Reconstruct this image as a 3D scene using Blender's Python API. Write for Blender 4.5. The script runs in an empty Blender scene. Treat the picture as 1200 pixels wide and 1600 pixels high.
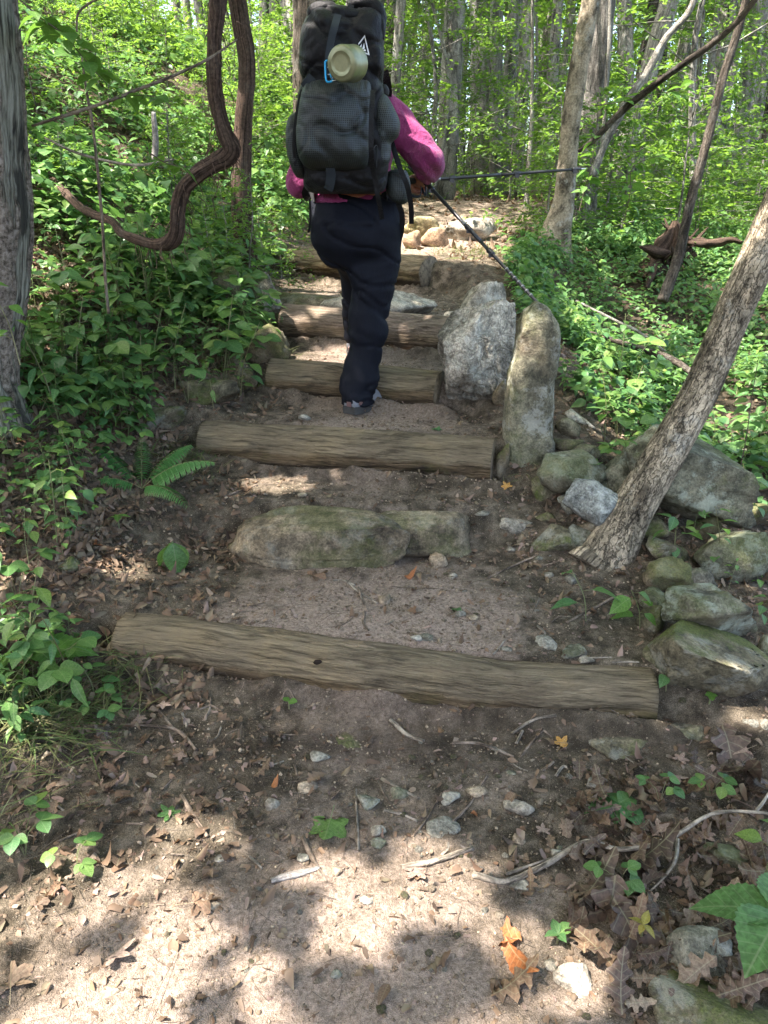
import bpy, bmesh, math, random
import numpy as np
from mathutils import Vector, Matrix, Euler
R = math.radians
rng = np.random.default_rng(7)
random.seed(7)
SC = bpy.context.scene
COL = SC.collection

# ------------------------------------------------------------------ camera
F_PX = 1202.0          # focal length in photograph pixels (1200 x 1600)
PITCH = R(22.0)
CAM = np.array([0.0, 0.0, 1.5])
cd = bpy.data.cameras.new('camera'); cam = bpy.data.objects.new('camera', cd); COL.objects.link(cam)
cam.location = CAM; cam.rotation_euler = (math.pi / 2 - PITCH, 0, 0)
cd.sensor_fit = 'VERTICAL'; cd.sensor_height = 36.0; cd.lens = 36.0 * F_PX / 1600.0
cd.clip_start = 0.05; cd.clip_end = 600
SC.camera = cam

# ------------------------------------------------------------------ sky, sun, exposure
SUN = np.array([-0.40, -0.20, 0.90]); SUN /= np.linalg.norm(SUN)
w = bpy.data.worlds.new('World'); SC.world = w; w.use_nodes = True
nt = w.node_tree; nt.nodes.clear()
sky = nt.nodes.new('ShaderNodeTexSky'); sky.sky_type = 'NISHITA'; sky.sun_disc = False; sky.dust_density = 4.0; sky.ozone_density = 0.4; sky.air_density = 0.8
sky.sun_elevation = math.asin(SUN[2]); sky.sun_rotation = math.atan2(SUN[0], SUN[1]) % (2 * math.pi)
bg = nt.nodes.new('ShaderNodeBackground'); bg.inputs[1].default_value = 0.15
wo = nt.nodes.new('ShaderNodeOutputWorld')
nt.links.new(sky.outputs[0], bg.inputs[0]); nt.links.new(bg.outputs[0], wo.inputs[0])
sl = bpy.data.lights.new('sun', 'SUN'); sl.energy = 3.8; sl.angle = R(0.55); sl.color = (1.0, 0.92, 0.86)
so = bpy.data.objects.new('sun', sl); COL.objects.link(so)
so.rotation_euler = Vector(tuple(SUN)).to_track_quat('Z', 'Y').to_euler()
SC.view_settings.view_transform = 'Standard'; SC.view_settings.look = 'None'
SC.view_settings.gamma = 1.0; SC.view_settings.exposure = 2.75
SC.view_settings.use_curve_mapping = False
SC.render.engine = 'CYCLES'
SC.cycles.max_bounces = 7; SC.cycles.diffuse_bounces = 4; SC.cycles.glossy_bounces = 2
SC.cycles.transmission_bounces = 5; SC.cycles.transparent_max_bounces = 4
SC.cycles.caustics_reflective = False; SC.cycles.caustics_refractive = False
SC.cycles.use_denoising = True
try:
    SC.cycles.denoiser = 'OPENIMAGEDENOISE'; SC.cycles.denoising_prefilter = 'ACCURATE'
except Exception: pass

# ------------------------------------------------------------------ noise
def _h(ix, iy, iz):
    n = (ix.astype(np.int64) * 374761393 + iy.astype(np.int64) * 668265263 + iz.astype(np.int64) * 1274126177) & 0xffffffff
    n = ((n ^ (n >> 13)) * 1274126177) & 0xffffffff
    return ((n ^ (n >> 16)) & 0xffffff) / float(0xffffff)
def vn(x, y, z=0.0):
    """value noise in -1..1"""
    x, y, z = np.broadcast_arrays(np.asarray(x, float), np.asarray(y, float), np.asarray(z, float))
    x0, y0, z0 = np.floor(x), np.floor(y), np.floor(z)
    fx, fy, fz = x - x0, y - y0, z - z0
    fx = fx * fx * (3 - 2 * fx); fy = fy * fy * (3 - 2 * fy); fz = fz * fz * (3 - 2 * fz)
    x0, y0, z0 = x0.astype(np.int64), y0.astype(np.int64), z0.astype(np.int64)
    r = 0
    for dx in (0, 1):
        for dy in (0, 1):
            for dz in (0, 1):
                r = r + _h(x0 + dx, y0 + dy, z0 + dz) * (fx if dx else 1 - fx) * (fy if dy else 1 - fy) * (fz if dz else 1 - fz)
    return r * 2 - 1
def fbm(x, y, z=0.0, o=4):
    r, a, f = 0, 0.5, 1.0
    for k in range(o):
        r = r + a * vn(np.asarray(x) * f + 17.3 * k, np.asarray(y) * f - 9.1 * k, np.asarray(z) * f + 3.7 * k); a *= .5; f *= 2.03
    return r
def sst(a, b, x):
    t = np.clip((x - a) / (b - a), 0, 1); return t * t * (3 - 2 * t)

# ------------------------------------------------------------------ pixels of the photograph to places
cp, sp = math.cos(PITCH), math.sin(PITCH)
def ray(px, py):
    xr = (px - 600) / F_PX; yr = -(py - 800) / F_PX
    return np.array([xr, cp + yr * sp, -sp + yr * cp])
def P(px, py, d):
    r = ray(px, py); return CAM + r * (d / r[1])
def PZ(px, py, z):
    r = ray(px, py); return CAM + r * ((z - CAM[2]) / r[2])
def to_px(p):
    p = np.asarray(p, float) - CAM
    dep = p[..., 1] * cp - p[..., 2] * sp
    up = p[..., 1] * sp + p[..., 2] * cp
    dep = np.where(dep < 1e-3, 1e-3, dep)
    return 600 + F_PX * p[..., 0] / dep, 800 - F_PX * up / dep, dep

# ------------------------------------------------------------------ terrain height
LOGS = [  # left end, mids, right end as photo points with axis height; radius; rise
    dict(pts=[(196, 1000, .105), (300, 1010, .10), (400, 1024, .095), (520, 1042, .09), (640, 1058, .085), (800, 1080, .08), (1016, 1093, .075)], r=.096),
    dict(pts=[(322, 692, .445), (430, 700, .44), (560, 709, .44), (680, 716, .44), (771, 723, .44)], r=.110),
    dict(pts=[(425, 592, .635), (520, 598, .63), (610, 605, .63), (688, 612, .63)], r=.104),
    dict(pts=[(445, 505, .825), (540, 512, .815), (640, 520, .805), (719, 528, .80)], r=.110),
    dict(pts=[(440, 411, 1.01), (520, 415, 1.01), (600, 421, 1.01), (672, 427, 1.01)], r=.122)]
for L in LOGS:
    L['P'] = np.array([PZ(*q) for q in L['pts']])
def _line(a, b): return (a[0], a[1], b[0], b[1])
STEPS = [(_line(LOGS[0]['P'][0], LOGS[0]['P'][-1]), .155),
         ((-.62, 2.93, .36, 2.90), .175),
         (_line(LOGS[1]['P'][0], LOGS[1]['P'][-1]), .195),
         (_line(LOGS[2]['P'][0], LOGS[2]['P'][-1]), .165),
         (_line(LOGS[3]['P'][0], LOGS[3]['P'][-1]), .165),
         (_line(LOGS[4]['P'][0], LOGS[4]['P'][-1]), .22)]
XL_Y = [-3, 1.0, 1.6, 2.3, 3.0, 3.5, 3.9, 4.7, 6.5, 8.0, 10, 14, 60]
XL_X = [-1.8, -1.35, -1.12, -.88, -.82, -.84, -.70, -.70, -.86, -.55, .1, .6, 3.0]
XR_Y = [-3, 1.5, 2.2, 3.0, 3.5, 4.0, 5.0, 6.0, 6.8, 9, 60]
XR_X = [2.2, 1.7, 1.15, .90, .80, .72, .72, .72, 1.05, 1.9, 12]
def edge_l(y): return np.interp(y, XL_Y, XL_X)
def edge_r(y): return np.interp(y, XR_Y, XR_X)
def H(x, y, fine=True):
    x = np.asarray(x, float); y = np.asarray(y, float)
    xl, xr = edge_l(y), edge_r(y)
    off = np.maximum(np.maximum(xl - x, x - xr), 0)
    z = 0.012 * np.clip(y, -3, 6.6)
    for (x0, y0, x1, y1), rise in STEPS:
        t = np.clip((x - x0) / (x1 - x0), -.25, 1.25)
        ys = y0 + (y1 - y0) * t
        wd = .05 + .45 * sst(0, .45, np.maximum(x - x1 - .02, x0 - .05 - x)) + .1 * sst(0, .8, off)
        z = z + (rise - .012) * sst(ys - wd, ys + wd, y)
    for (x0, y0, x1, y1), rise in (STEPS[0], STEPS[2], STEPS[3], STEPS[4], STEPS[5]):   # soil heaped against the front of each log
        ys = y0 + (y1 - y0) * np.clip((x - x0) / (x1 - x0), -.05, 1.05); z = z + (.055 + .02 * vn(x * 9, y0 * 3)) * sst(.12, 0, np.maximum(x - x1, x0 - x)) * np.exp(-((y - ys + .115) / .042) ** 2)
    z = z + .14 * sst(6.6, 8.6, y) + .26 * sst(8.7, 10.2, y) + .02 * np.clip(y - 10, 0, 60)
    s = xl - x
    bank = .62 * (np.sqrt(s * s + .03) + s) * .5
    bank = 7.5 * (1 - np.exp(-bank / 7.5))
    z = z + bank
    wdrop = np.interp(y, [1.6, 2.6, 3.5, 5.8, 7.2, 9, 14], [0, .35, 1, 1, .25, .3, .5])
    z = z - .46 * wdrop * sst(0, 1.0, x - xr) - .03 * np.clip(x - xr - 1.2, 0, 30) * sst(3, 6, y)
    if fine:
        rough = .35 + .65 * sst(-.1, .5, off)
        z = z + .05 * rough * fbm(x * 1.7, y * 1.7, 3, 2) + .012 * fbm(x * 7, y * 7, 1.3, 3)
        z = z + .12 * sst(.5, 2.5, off) * fbm(x * .8 + 5, y * .8, 9, 2)
    return z
def G(px, py, dmax=40):
    r = ray(px, py); r = r / r[1]
    ds = np.concatenate([np.arange(.6, 8, .02), np.arange(8, dmax, .1)])
    p = CAM[None] + ds[:, None] * r[None]
    below = p[:, 2] < H(p[:, 0], p[:, 1])
    k = int(np.argmax(below)) if below.any() else len(ds) - 1
    q = p[k].copy(); q[2] = float(H(q[0], q[1])); return q
def slope_n(x, y, e=.03):
    hx = (H(x + e, y) - H(x - e, y)) / (2 * e); hy = (H(x, y + e) - H(x, y - e)) / (2 * e)
    n = np.stack([-hx, -hy, np.ones_like(hx)], -1); return n / np.linalg.norm(n, axis=-1, keepdims=True)

# ------------------------------------------------------------------ mesh and object helpers
def mesh_np(name, V, F, mat=None, smooth=True, uv=None, mi=None):
    """F: int array (n,k) or list of such arrays"""
    Fs = F if isinstance(F, (list, tuple)) else [F]
    Fs = [np.asarray(f, np.int32) for f in Fs if len(f)]
    me = bpy.data.meshes.new(name)
    V = np.ascontiguousarray(V, np.float32)
    me.vertices.add(len(V)); me.vertices.foreach_set('co', V.ravel())
    loops = np.concatenate([f.ravel() for f in Fs])
    tot = np.concatenate([np.full(len(f), f.shape[1], np.int32) for f in Fs])
    st = np.concatenate([[0], np.cumsum(tot)[:-1]]).astype(np.int32)
    me.loops.add(len(loops)); me.loops.foreach_set('vertex_index', loops)
    me.polygons.add(len(tot)); me.polygons.foreach_set('loop_start', st); me.polygons.foreach_set('loop_total', tot)
    me.polygons.foreach_set('use_smooth', np.full(len(tot), smooth))
    if mi is not None: me.polygons.foreach_set('material_index', np.asarray(mi, np.int32))
    if uv is not None:
        l = me.uv_layers.new(name='UVMap'); l.data.foreach_set('uv', np.asarray(uv, np.float32)[loops].ravel())
    for m in (mat if isinstance(mat, (list, tuple)) else [mat]):
        if m is not None: me.materials.append(m)
    me.update(calc_edges=True); me.validate()
    return me
def link(name, me, parent=None, loc=None, rot=None, scale=None, mw=None):
    o = bpy.data.objects.new(name, me); COL.objects.link(o)
    if parent is not None: o.parent = parent
    if mw is not None: o.matrix_basis = mw
    if loc is not None: o.location = loc
    if rot is not None: o.rotation_euler = rot
    if scale is not None: o.scale = scale if hasattr(scale, '__len__') else (scale,) * 3
    return o
def tag(o, label=None, cat=None, group=None, kind=None):
    if label: o['label'] = label
    if cat: o['category'] = cat
    if group: o['group'] = group
    if kind: o['kind'] = kind
    return o
def empty(name, loc=(0, 0, 0), rz=0.0):
    o = bpy.data.objects.new(name, None); COL.objects.link(o); o.location = loc; o.rotation_euler = (0, 0, rz)
    o.empty_display_size = .05
    return o
def copy_tree(o, parent=None, kids=None):
    c = o.copy(); COL.objects.link(c); c.parent = parent
    for ch in (kids if kids is not None else o.children): copy_tree(ch, c)
    return c
def cat_arrays(lst):
    Vs, Fs, o = [], {}, 0
    for V, F in lst:
        for f in (F if isinstance(F, list) else [F]):
            if len(f): Fs.setdefault(f.shape[1], []).append(np.asarray(f) + o)
        Vs.append(V); o += len(V)
    return np.concatenate(Vs), [np.concatenate(v) for v in Fs.values()]
def scatter(T, pos, M3):
    """T=(V,F quads/tri array), pos (N,3), M3 (N,3,3)"""
    V, F = T
    n = len(pos)
    VV = np.einsum('nij,vj->nvi', M3, V) + pos[:, None, :]
    FF = F[None] + (np.arange(n) * len(V))[:, None, None]
    return VV.reshape(-1, 3), FF.reshape(-1, F.shape[1])
def rot3(yaw, pitch, roll, scale=1.0):
    """columns: x axis along yaw direction raised by pitch, rolled about it"""
    yaw, pitch, roll, scale = np.broadcast_arrays(*[np.asarray(a, float) for a in (yaw, pitch, roll, scale)])
    cy, sy, cpi, spi, cr, sr = np.cos(yaw), np.sin(yaw), np.cos(pitch), np.sin(pitch), np.cos(roll), np.sin(roll)
    X = np.stack([cy * cpi, sy * cpi, spi], -1)
    Y0 = np.stack([-sy, cy, 0 * cy], -1)
    Z0 = np.cross(X, Y0)
    Y = Y0 * cr[..., None] + Z0 * sr[..., None]
    Z = np.cross(X, Y)
    return np.stack([X, Y, Z], -1) * scale[..., None, None]
def align3(n, yaw, scale=1.0):
    """z axis along n"""
    n = np.asarray(n, float)
    a = np.stack([np.cos(yaw), np.sin(yaw), 0 * yaw], -1)
    X = a - n * (a * n).sum(-1, keepdims=True); X /= np.linalg.norm(X, axis=-1, keepdims=True)
    Y = np.cross(n, X)
    return np.stack([X, Y, n], -1) * np.asarray(scale)[..., None, None]
def catmull(pts, n):
    pts = np.asarray(pts, float); k = len(pts)
    if k < 3: 
        t = np.linspace(0, 1, n)[:, None]; return pts[0] * (1 - t) + pts[-1] * t
    q = np.vstack([2 * pts[0] - pts[1], pts, 2 * pts[-1] - pts[-2]])
    out = []
    for s in np.linspace(0, k - 1 - 1e-9, n):
        i = int(s); t = s - i; a, b, c, d = q[i:i + 4]
        out.append(.5 * ((2 * b) + (c - a) * t + (2 * a - 5 * b + 4 * c - d) * t * t + (3 * b - a - 3 * c + d) * t ** 3))
    return np.array(out)
def tube(pts, rad, sides=8, n=None, cap=True, disp=None, squash=1.0):
    """smooth tube; pts list, rad scalar/list; disp(theta, s, pos)->relative radius change. returns V, [F4,(F3)], uv(metres)"""
    pts = np.asarray(pts, float); k = len(pts)
    rad = np.full(k, float(rad)) if np.isscalar(rad) else np.asarray(rad, float)
    n = n or k
    PR = catmull(np.hstack([pts, np.interp(np.linspace(0, k - 1, k), np.linspace(0, k - 1, len(rad)), rad)[:, None]]), n) if n != k or k > 2 else np.hstack([pts, rad[:, None]])
    C, rr = PR[:, :3], np.maximum(PR[:, 3], 1e-4)
    T = np.gradient(C, axis=0); T /= np.linalg.norm(T, axis=1, keepdims=True) + 1e-12
    up = np.array([0, 0, 1.0]) if abs(T[0, 2]) < .9 else np.array([0, 1.0, 0])
    N = np.zeros_like(C); v = up - T[0] * up.dot(T[0]); v /= np.linalg.norm(v); N[0] = v
    for i in range(1, len(C)):
        v = N[i - 1] - T[i] * N[i - 1].dot(T[i]); N[i] = v / (np.linalg.norm(v) + 1e-12)
    B = np.cross(T, N)
    s = np.concatenate([[0], np.cumsum(np.linalg.norm(np.diff(C, axis=0), axis=1))])
    th = np.linspace(0, 2 * math.pi, sides, endpoint=False)
    TH, S = np.meshgrid(th, s)
    rad2 = np.repeat(rr[:, None], sides, 1)
    if disp is not None: rad2 = rad2 * (1 + disp(TH, S, rr[:, None]))
    V = C[:, None, :] + rad2[..., None] * (np.cos(TH)[..., None] * N[:, None, :] + squash * np.sin(TH)[..., None] * B[:, None, :])
    m = len(C)
    a = (np.arange(m - 1)[:, None] * sides + np.arange(sides)[None]); b = (np.arange(m - 1)[:, None] * sides + (np.arange(sides)[None] + 1) % sides)
    Fq = np.stack([a, b, b + sides, a + sides], -1).reshape(-1, 4)[:, ::-1]
    uv = np.stack([TH * rr.mean(), S], -1).reshape(-1, 2)
    V = V.reshape(-1, 3); Fs = [Fq]
    if cap:
        c0, c1 = len(V), len(V) + 1
        V = np.vstack([V, C[0], C[-1]]); uv = np.vstack([uv, [0, 0], [0, s[-1]]])
        i = np.arange(sides); j = (i + 1) % sides
        Fs.append(np.vstack([np.stack([np.full(sides, c0), i, j], -1)[:, ::-1] * 1, np.stack([np.full(sides, c1), (m - 1) * sides + j, (m - 1) * sides + i], -1)[:, ::-1]])[:, ::-1])
    return V, Fs, uv
def tube_obj(name, mat, pts, rad, parent=None, sides=8, n=None, smooth=True, **k):
    V, Fs, uv = tube(pts, rad, sides, n, **k)
    return link(name, mesh_np(name, V, Fs, mat, smooth, uv), parent)
def loft(rows, sides=40, n=None, e=2.4):
    """rows (py, x0, x1, d, thick) in photo pixels -> rings level with the ground; returns V,F,uv"""
    A = np.array([[*P((x0 + x1) / 2, py, d), abs(x1 - x0) / 2 * to_px(P((x0 + x1) / 2, py, d))[2] / F_PX, th / 2] for py, x0, x1, d, th in rows])
    n = n or len(rows) * 4
    A = catmull(A, n); A[:, 3:] = np.maximum(A[:, 3:], .002)
    th = np.linspace(0, 2 * math.pi, sides, endpoint=False)
    c, s = np.cos(th), np.sin(th)
    ex = np.sign(c) * np.abs(c) ** (2 / e); ey = np.sign(s) * np.abs(s) ** (2 / e)
    V = np.stack([A[:, None, 0] + A[:, None, 3] * ex[None], A[:, None, 1] + A[:, None, 4] * ey[None], np.repeat(A[:, None, 2], sides, 1)], -1)
    m = len(A)
    a = (np.arange(m - 1)[:, None] * sides + np.arange(sides)[None]); b = (np.arange(m - 1)[:, None] * sides + (np.arange(sides)[None] + 1) % sides)
    Fq = np.stack([a, b, b + sides, a + sides], -1).reshape(-1, 4)
    if A[0, 2] > A[-1, 2]: Fq = Fq[:, ::-1]
    V = V.reshape(-1, 3)
    R3 = V.reshape(m, sides, 3); sg = np.linalg.norm(np.roll(R3, -1, 1) - R3, axis=2); q3 = (3 * sides) // 4
    cu = np.concatenate([np.zeros((m, 1)), np.cumsum(sg, 1)[:, :-1]], 1); cu = cu - cu[:, q3:q3 + 1]
    vl = np.concatenate([[0], np.cumsum(np.linalg.norm(np.diff(R3[:, q3], axis=0), axis=1))])
    uv = np.stack([cu, np.repeat(vl[:, None], sides, 1)], -1).reshape(-1, 2)
    V = np.vstack([V, A[0, :3], A[-1, :3]]); uv = np.vstack([uv, A[0, [0, 2]], A[-1, [0, 2]]])
    i = np.arange(sides); j = (i + 1) % sides
    t1 = np.stack([np.full(sides, m * sides), i, j], -1); t2 = np.stack([np.full(sides, m * sides + 1), (m - 1) * sides + j, (m - 1) * sides + i], -1)
    F3 = np.vstack([t1, t2])
    if A[0, 2] < A[-1, 2]: F3 = F3[:, ::-1]
    return V, [Fq, F3], uv
def box_arr(c, s, M=None):
    v = np.array([[x, y, z] for x in (-.5, .5) for y in (-.5, .5) for z in (-.5, .5)]) * np.asarray(s)
    if M is not None: v = v @ np.asarray(M).T
    f = np.array([[0, 1, 3, 2], [4, 6, 7, 5], [0, 4, 5, 1], [2, 3, 7, 6], [0, 2, 6, 4], [1, 5, 7, 3]])
    return v + np.asarray(c), f
def remesh(parts, voxel, smooth_it=4, name='tmp'):
    """parts: list of (V,Fs) closed shells -> one continuous surface (V, F4)"""
    V, Fs = cat_arrays([(p[0], p[1]) for p in parts])
    me = mesh_np(name, V, Fs)
    o = bpy.data.objects.new(name, me); COL.objects.link(o)
    m = o.modifiers.new('r', 'REMESH'); m.mode = 'VOXEL'; m.voxel_size = voxel
    s = o.modifiers.new('s', 'SMOOTH'); s.iterations = smooth_it; s.factor = .5
    dg = bpy.context.evaluated_depsgraph_get(); dg.update()
    ev = o.evaluated_get(dg).to_mesh()
    n = len(ev.vertices); co = np.empty(n * 3, np.float32); ev.vertices.foreach_get('co', co)
    nn = np.empty(n * 3, np.float32); ev.vertices.foreach_get('normal', nn)
    fl = np.array([tuple(p.vertices) for p in ev.polygons if len(p.vertices) == 4], np.int32)
    o.evaluated_get(dg).to_mesh_clear()
    bpy.data.objects.remove(o); bpy.data.meshes.remove(me)
    return co.reshape(-1, 3).astype(float), fl, nn.reshape(-1, 3).astype(float)
def ico(sub):
    bm = bmesh.new(); bmesh.ops.create_icosphere(bm, subdivisions=sub, radius=1)
    V = np.array([v.co[:] for v in bm.verts]); F = np.array([[v.index for v in f.verts] for f in bm.faces]); bm.free(); return V, F
ICO = {k: ico(k) for k in (1, 2, 3, 4, 5)}

# ------------------------------------------------------------------ materials
class N:
    def __init__(s, name):
        s.m = bpy.data.materials.new(name); s.m.use_nodes = True; s.t = s.m.node_tree; s.t.nodes.clear()
        s.out = s.n('ShaderNodeOutputMaterial')
    def n(s, ty, **k):
        q = s.t.nodes.new(ty)
        for a, b in k.items(): setattr(q, a, b)
        return q
    def l(s, a, b): s.t.links.new(a, b)
    def val(s, sock, v):
        if hasattr(v, 'is_output') or isinstance(v, bpy.types.NodeSocket): s.l(v, sock)
        elif v is not None: sock.default_value = v
    def co(s, kind='Object', scale=(1, 1, 1), dist=0, dscale=4):
        if kind == 'World': o = s.n('ShaderNodeNewGeometry').outputs['Position']
        else: o = s.n('ShaderNodeTexCoord').outputs[kind]
        if dist:
            nz = s.n('ShaderNodeTexNoise'); nz.inputs['Scale'].default_value = dscale; s.l(o, nz.inputs['Vector'])
            ad = s.n('ShaderNodeVectorMath', operation='MULTIPLY_ADD'); s.l(nz.outputs['Color'], ad.inputs[0]); ad.inputs[1].default_value = (dist,) * 3; s.l(o, ad.inputs[2]); o = ad.outputs[0]
        mp = s.n('ShaderNodeMapping'); s.l(o, mp.inputs[0]); mp.inputs['Scale'].default_value = scale
        return mp.outputs[0]
    def pos(s):
        return s.n('ShaderNodeNewGeometry').outputs['Position']
    def noise(s, v, scale, detail=6, rough=.6, dist=0):
        q = s.n('ShaderNodeTexNoise'); s.l(v, q.inputs['Vector'])
        q.inputs['Scale'].default_value = scale; q.inputs['Detail'].default_value = detail; q.inputs['Roughness'].default_value = rough; q.inputs['Distortion'].default_value = dist
        return q.outputs['Fac']
    def vor(s, v, scale, feature='F1', out='Distance'):
        q = s.n('ShaderNodeTexVoronoi', feature=feature); s.l(v, q.inputs['Vector']); q.inputs['Scale'].default_value = scale
        return q.outputs[out]
    def ramp(s, f, stops):
        q = s.n('ShaderNodeValToRGB'); s.l(f, q.inputs[0]); e = q.color_ramp.elements
        while len(e) > 1: e.remove(e[-1])
        for i, (p, c) in enumerate(stops):
            c = (c, c, c) if not hasattr(c, '__len__') else c
            x = e[0] if i == 0 else e.new(p)
            x.position = p; x.color = (*c[:3], 1)
        return q.outputs[0]
    def mix(s, f, a, b, mode='MIX'):
        q = s.n('ShaderNodeMix', data_type='RGBA', blend_type=mode)
        s.val(q.inputs[0], f); 
        for i, v in ((6, a), (7, b)):
            if isinstance(v, bpy.types.NodeSocket): s.l(v, q.inputs[i])
            else: q.inputs[i].default_value = (*v[:3], 1)
        return q.outputs[2]
    def math(s, op, a, b=0.0, c=None):
        q = s.n('ShaderNodeMath', operation=op); s.val(q.inputs[0], a); s.val(q.inputs[1], b)
        if c is not None: s.val(q.inputs[2], c)
        return q.outputs[0]
    def bump(s, hts, strength=.6, dist=.01, normal=None):
        q = s.n('ShaderNodeBump'); s.l(hts, q.inputs['Height']); q.inputs['Strength'].default_value = strength; q.inputs['Distance'].default_value = dist
        if normal is not None: s.l(normal, q.inputs['Normal'])
        return q.outputs[0]
    def bsdf(s, color, rough=.8, spec=.3, normal=None, metal=0, **k):
        q = s.n('ShaderNodeBsdfPrincipled')
        if isinstance(color, bpy.types.NodeSocket): s.l(color, q.inputs['Base Color'])
        else: q.inputs['Base Color'].default_value = (*color[:3], 1)
        s.val(q.inputs['Roughness'], rough); q.inputs['Specular IOR Level'].default_value = spec; q.inputs['Metallic'].default_value = metal
        if normal is not None: s.l(normal, q.inputs['Normal'])
        for a, b in k.items(): s.val(q.inputs[a.replace('_', ' ')], b)
        return q.outputs[0]
    def done(s, sh): s.l(sh, s.out.inputs[0]); return s.m
def rnd(s):  # one number per object, blended with one per loose piece
    a = s.n('ShaderNodeObjectInfo').outputs['Random']; b = s.n('ShaderNodeNewGeometry').outputs['Random Per Island']
    return s.math('FRACT', s.math('ADD', a, b))

def leaf_mat(name, cols, trans=(.16, .30, .03), tf=.42, rough=.5, veins=True):
    s = N(name); r = rnd(s)
    c = s.ramp(r, [(i / max(1, len(cols) - 1), q) for i, q in enumerate(cols)])
    nz = s.noise(s.co('Object'), 14, 3)
    c = s.mix(.6, c, s.ramp(nz, [(.40, .5), (.60, 1.35)]), 'MULTIPLY')
    sx = s.n('ShaderNodeSeparateXYZ'); s.l(s.n('ShaderNodeTexCoord').outputs['Object'], sx.inputs[0]); ay = s.math('ABSOLUTE', sx.outputs[1])
    vn_ = s.math('ABSOLUTE', s.math('SUBTRACT', s.math('FRACT', s.math('MULTIPLY', s.math('SUBTRACT', sx.outputs[0], s.math('MULTIPLY', ay, .7)), 8.0)), .5))
    ve = s.math('MAXIMUM', s.ramp(ay, [(.006, 1), (.016, 0)]), s.math('MULTIPLY', s.ramp(vn_, [(.03, 1), (.09, 0)]), .6))
    c = s.mix(s.math('MULTIPLY', ve, .45), c, s.mix(.5, c, (.5, .5, .3)))
    p = s.bsdf(c, rough, .35)
    t = s.n('ShaderNodeBsdfTranslucent'); s.l(s.mix(.55, c, trans), t.inputs[0])
    mx = s.n('ShaderNodeMixShader'); mx.inputs[0].default_value = tf; s.l(p, mx.inputs[1]); s.l(t.outputs[0], mx.inputs[2])
    return s.done(mx.outputs[0])
MT = {}
MT['leaf'] = leaf_mat('leaf_green', [(.05, .13, .04), (.09, .19, .055), (.12, .225, .05), (.07, .175, .065), (.16, .245, .05), (.06, .15, .055)], (.16, .34, .06), .42, .42)
MT['leaf_far'] = leaf_mat('leaf_woods', [(.035, .09, .022), (.06, .14, .025), (.09, .18, .03), (.05, .12, .03), (.11, .20, .03)], (.30, .50, .05), .55)
MT['leaf_bright'] = leaf_mat('leaf_fresh', [(.07, .17, .03), (.10, .21, .035)], (.2, .38, .04))
MT['fern'] = leaf_mat('fern_green', [(.05, .16, .04), (.07, .19, .045)], (.1, .26, .04), .3)
MT['leaf_yellow'] = leaf_mat('leaf_yellowing', [(.32, .26, .05), (.26, .24, .05)], (.4, .3, .05))
MT['grass'] = leaf_mat('grass_blade', [(.07, .12, .03), (.12, .15, .05), (.20, .17, .08), (.06, .11, .03)], (.14, .2, .04), .3)
MT['dead'] = leaf_mat('leaf_dead', [(.085, .056, .034), (.17, .11, .065), (.05, .034, .024), (.20, .14, .09), (.125, .072, .042), (.26, .20, .14)], (.28, .15, .06), .2, .7)
MT['dead_orange'] = leaf_mat('leaf_rust', [(.30, .11, .03), (.24, .08, .03)], (.5, .2, .04), .25, .6)
MT['dead_yellow'] = leaf_mat('leaf_ochre', [(.45, .24, .05), (.42, .22, .06)], (.5, .3, .06), .25, .6)
MT['dead_dark'] = leaf_mat('leaf_dark', [(.065, .042, .030), (.11, .072, .048), (.045, .030, .022)], (.12, .07, .04), .12, .55)
MT['dead_pale'] = leaf_mat('leaf_pale', [(.26, .19, .15), (.21, .14, .11)], (.3, .2, .12), .15, .8)
# ---- soil
def mk_soil():
    s = N('soil'); p = s.co('World'); 
    at = s.n('ShaderNodeVertexColor', layer_name='mask'); sep = s.n('ShaderNodeSeparateColor'); s.l(at.outputs[0], sep.inputs[0])
    big = s.noise(p, 2.6, 5, .6); med = s.noise(p, 14, 6, .65); fin = s.noise(p, 90, 4, .7); grain = s.noise(p, 420, 2, .7)
    dark = s.ramp(med, [(.36, (.05, .04, .027)), (.48, (.10, .081, .055)), (.58, (.165, .135, .094)), (.68, (.24, .195, .14))])
    sand = s.ramp(fin, [(.35, (.19, .145, .108)), (.5, (.30, .232, .178)), (.65, (.40, .315, .25))])
    k = s.math('ADD', sep.outputs[0], s.math('MULTIPLY', s.math('SUBTRACT', big, .5), 1.1))
    k = s.math('ADD', k, s.math('MULTIPLY', s.math('SUBTRACT', med, .5), .9))
    k = s.ramp(k, [(.30, 0), (.72, 1)])
    c = s.mix(k, dark, sand)
    c = s.mix(s.math('SUBTRACT', .75, s.math('MULTIPLY', k, .35)), c, s.ramp(grain, [(.40, .45), (.5, .97), (.60, 1.5)]), 'MULTIPLY')
    vo = s.vor(s.co('World', dist=.02, dscale=30), 130, 'F1', 'Distance')
    sp = s.ramp(vo, [(.12, 1), (.2, 0)])
    c = s.mix(s.math('MULTIPLY', sp, .55), c, (.42, .36, .28))
    wet_dark = sep.outputs[1]
    c = s.mix(s.math('MULTIPLY', wet_dark, .75), c, (.045, .033, .023))
    h = s.math('ADD', s.math('MULTIPLY', fin, .6), s.math('MULTIPLY', grain, .35)); h = s.math('ADD', h, s.math('MULTIPLY', med, 1.1))
    h = s.math('ADD', h, s.math('MULTIPLY', sp, .25))
    b = s.bump(h, 1.0, .02)
    return s.done(s.bsdf(c, .95, .15, b))
MT['soil'] = mk_soil()
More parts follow.
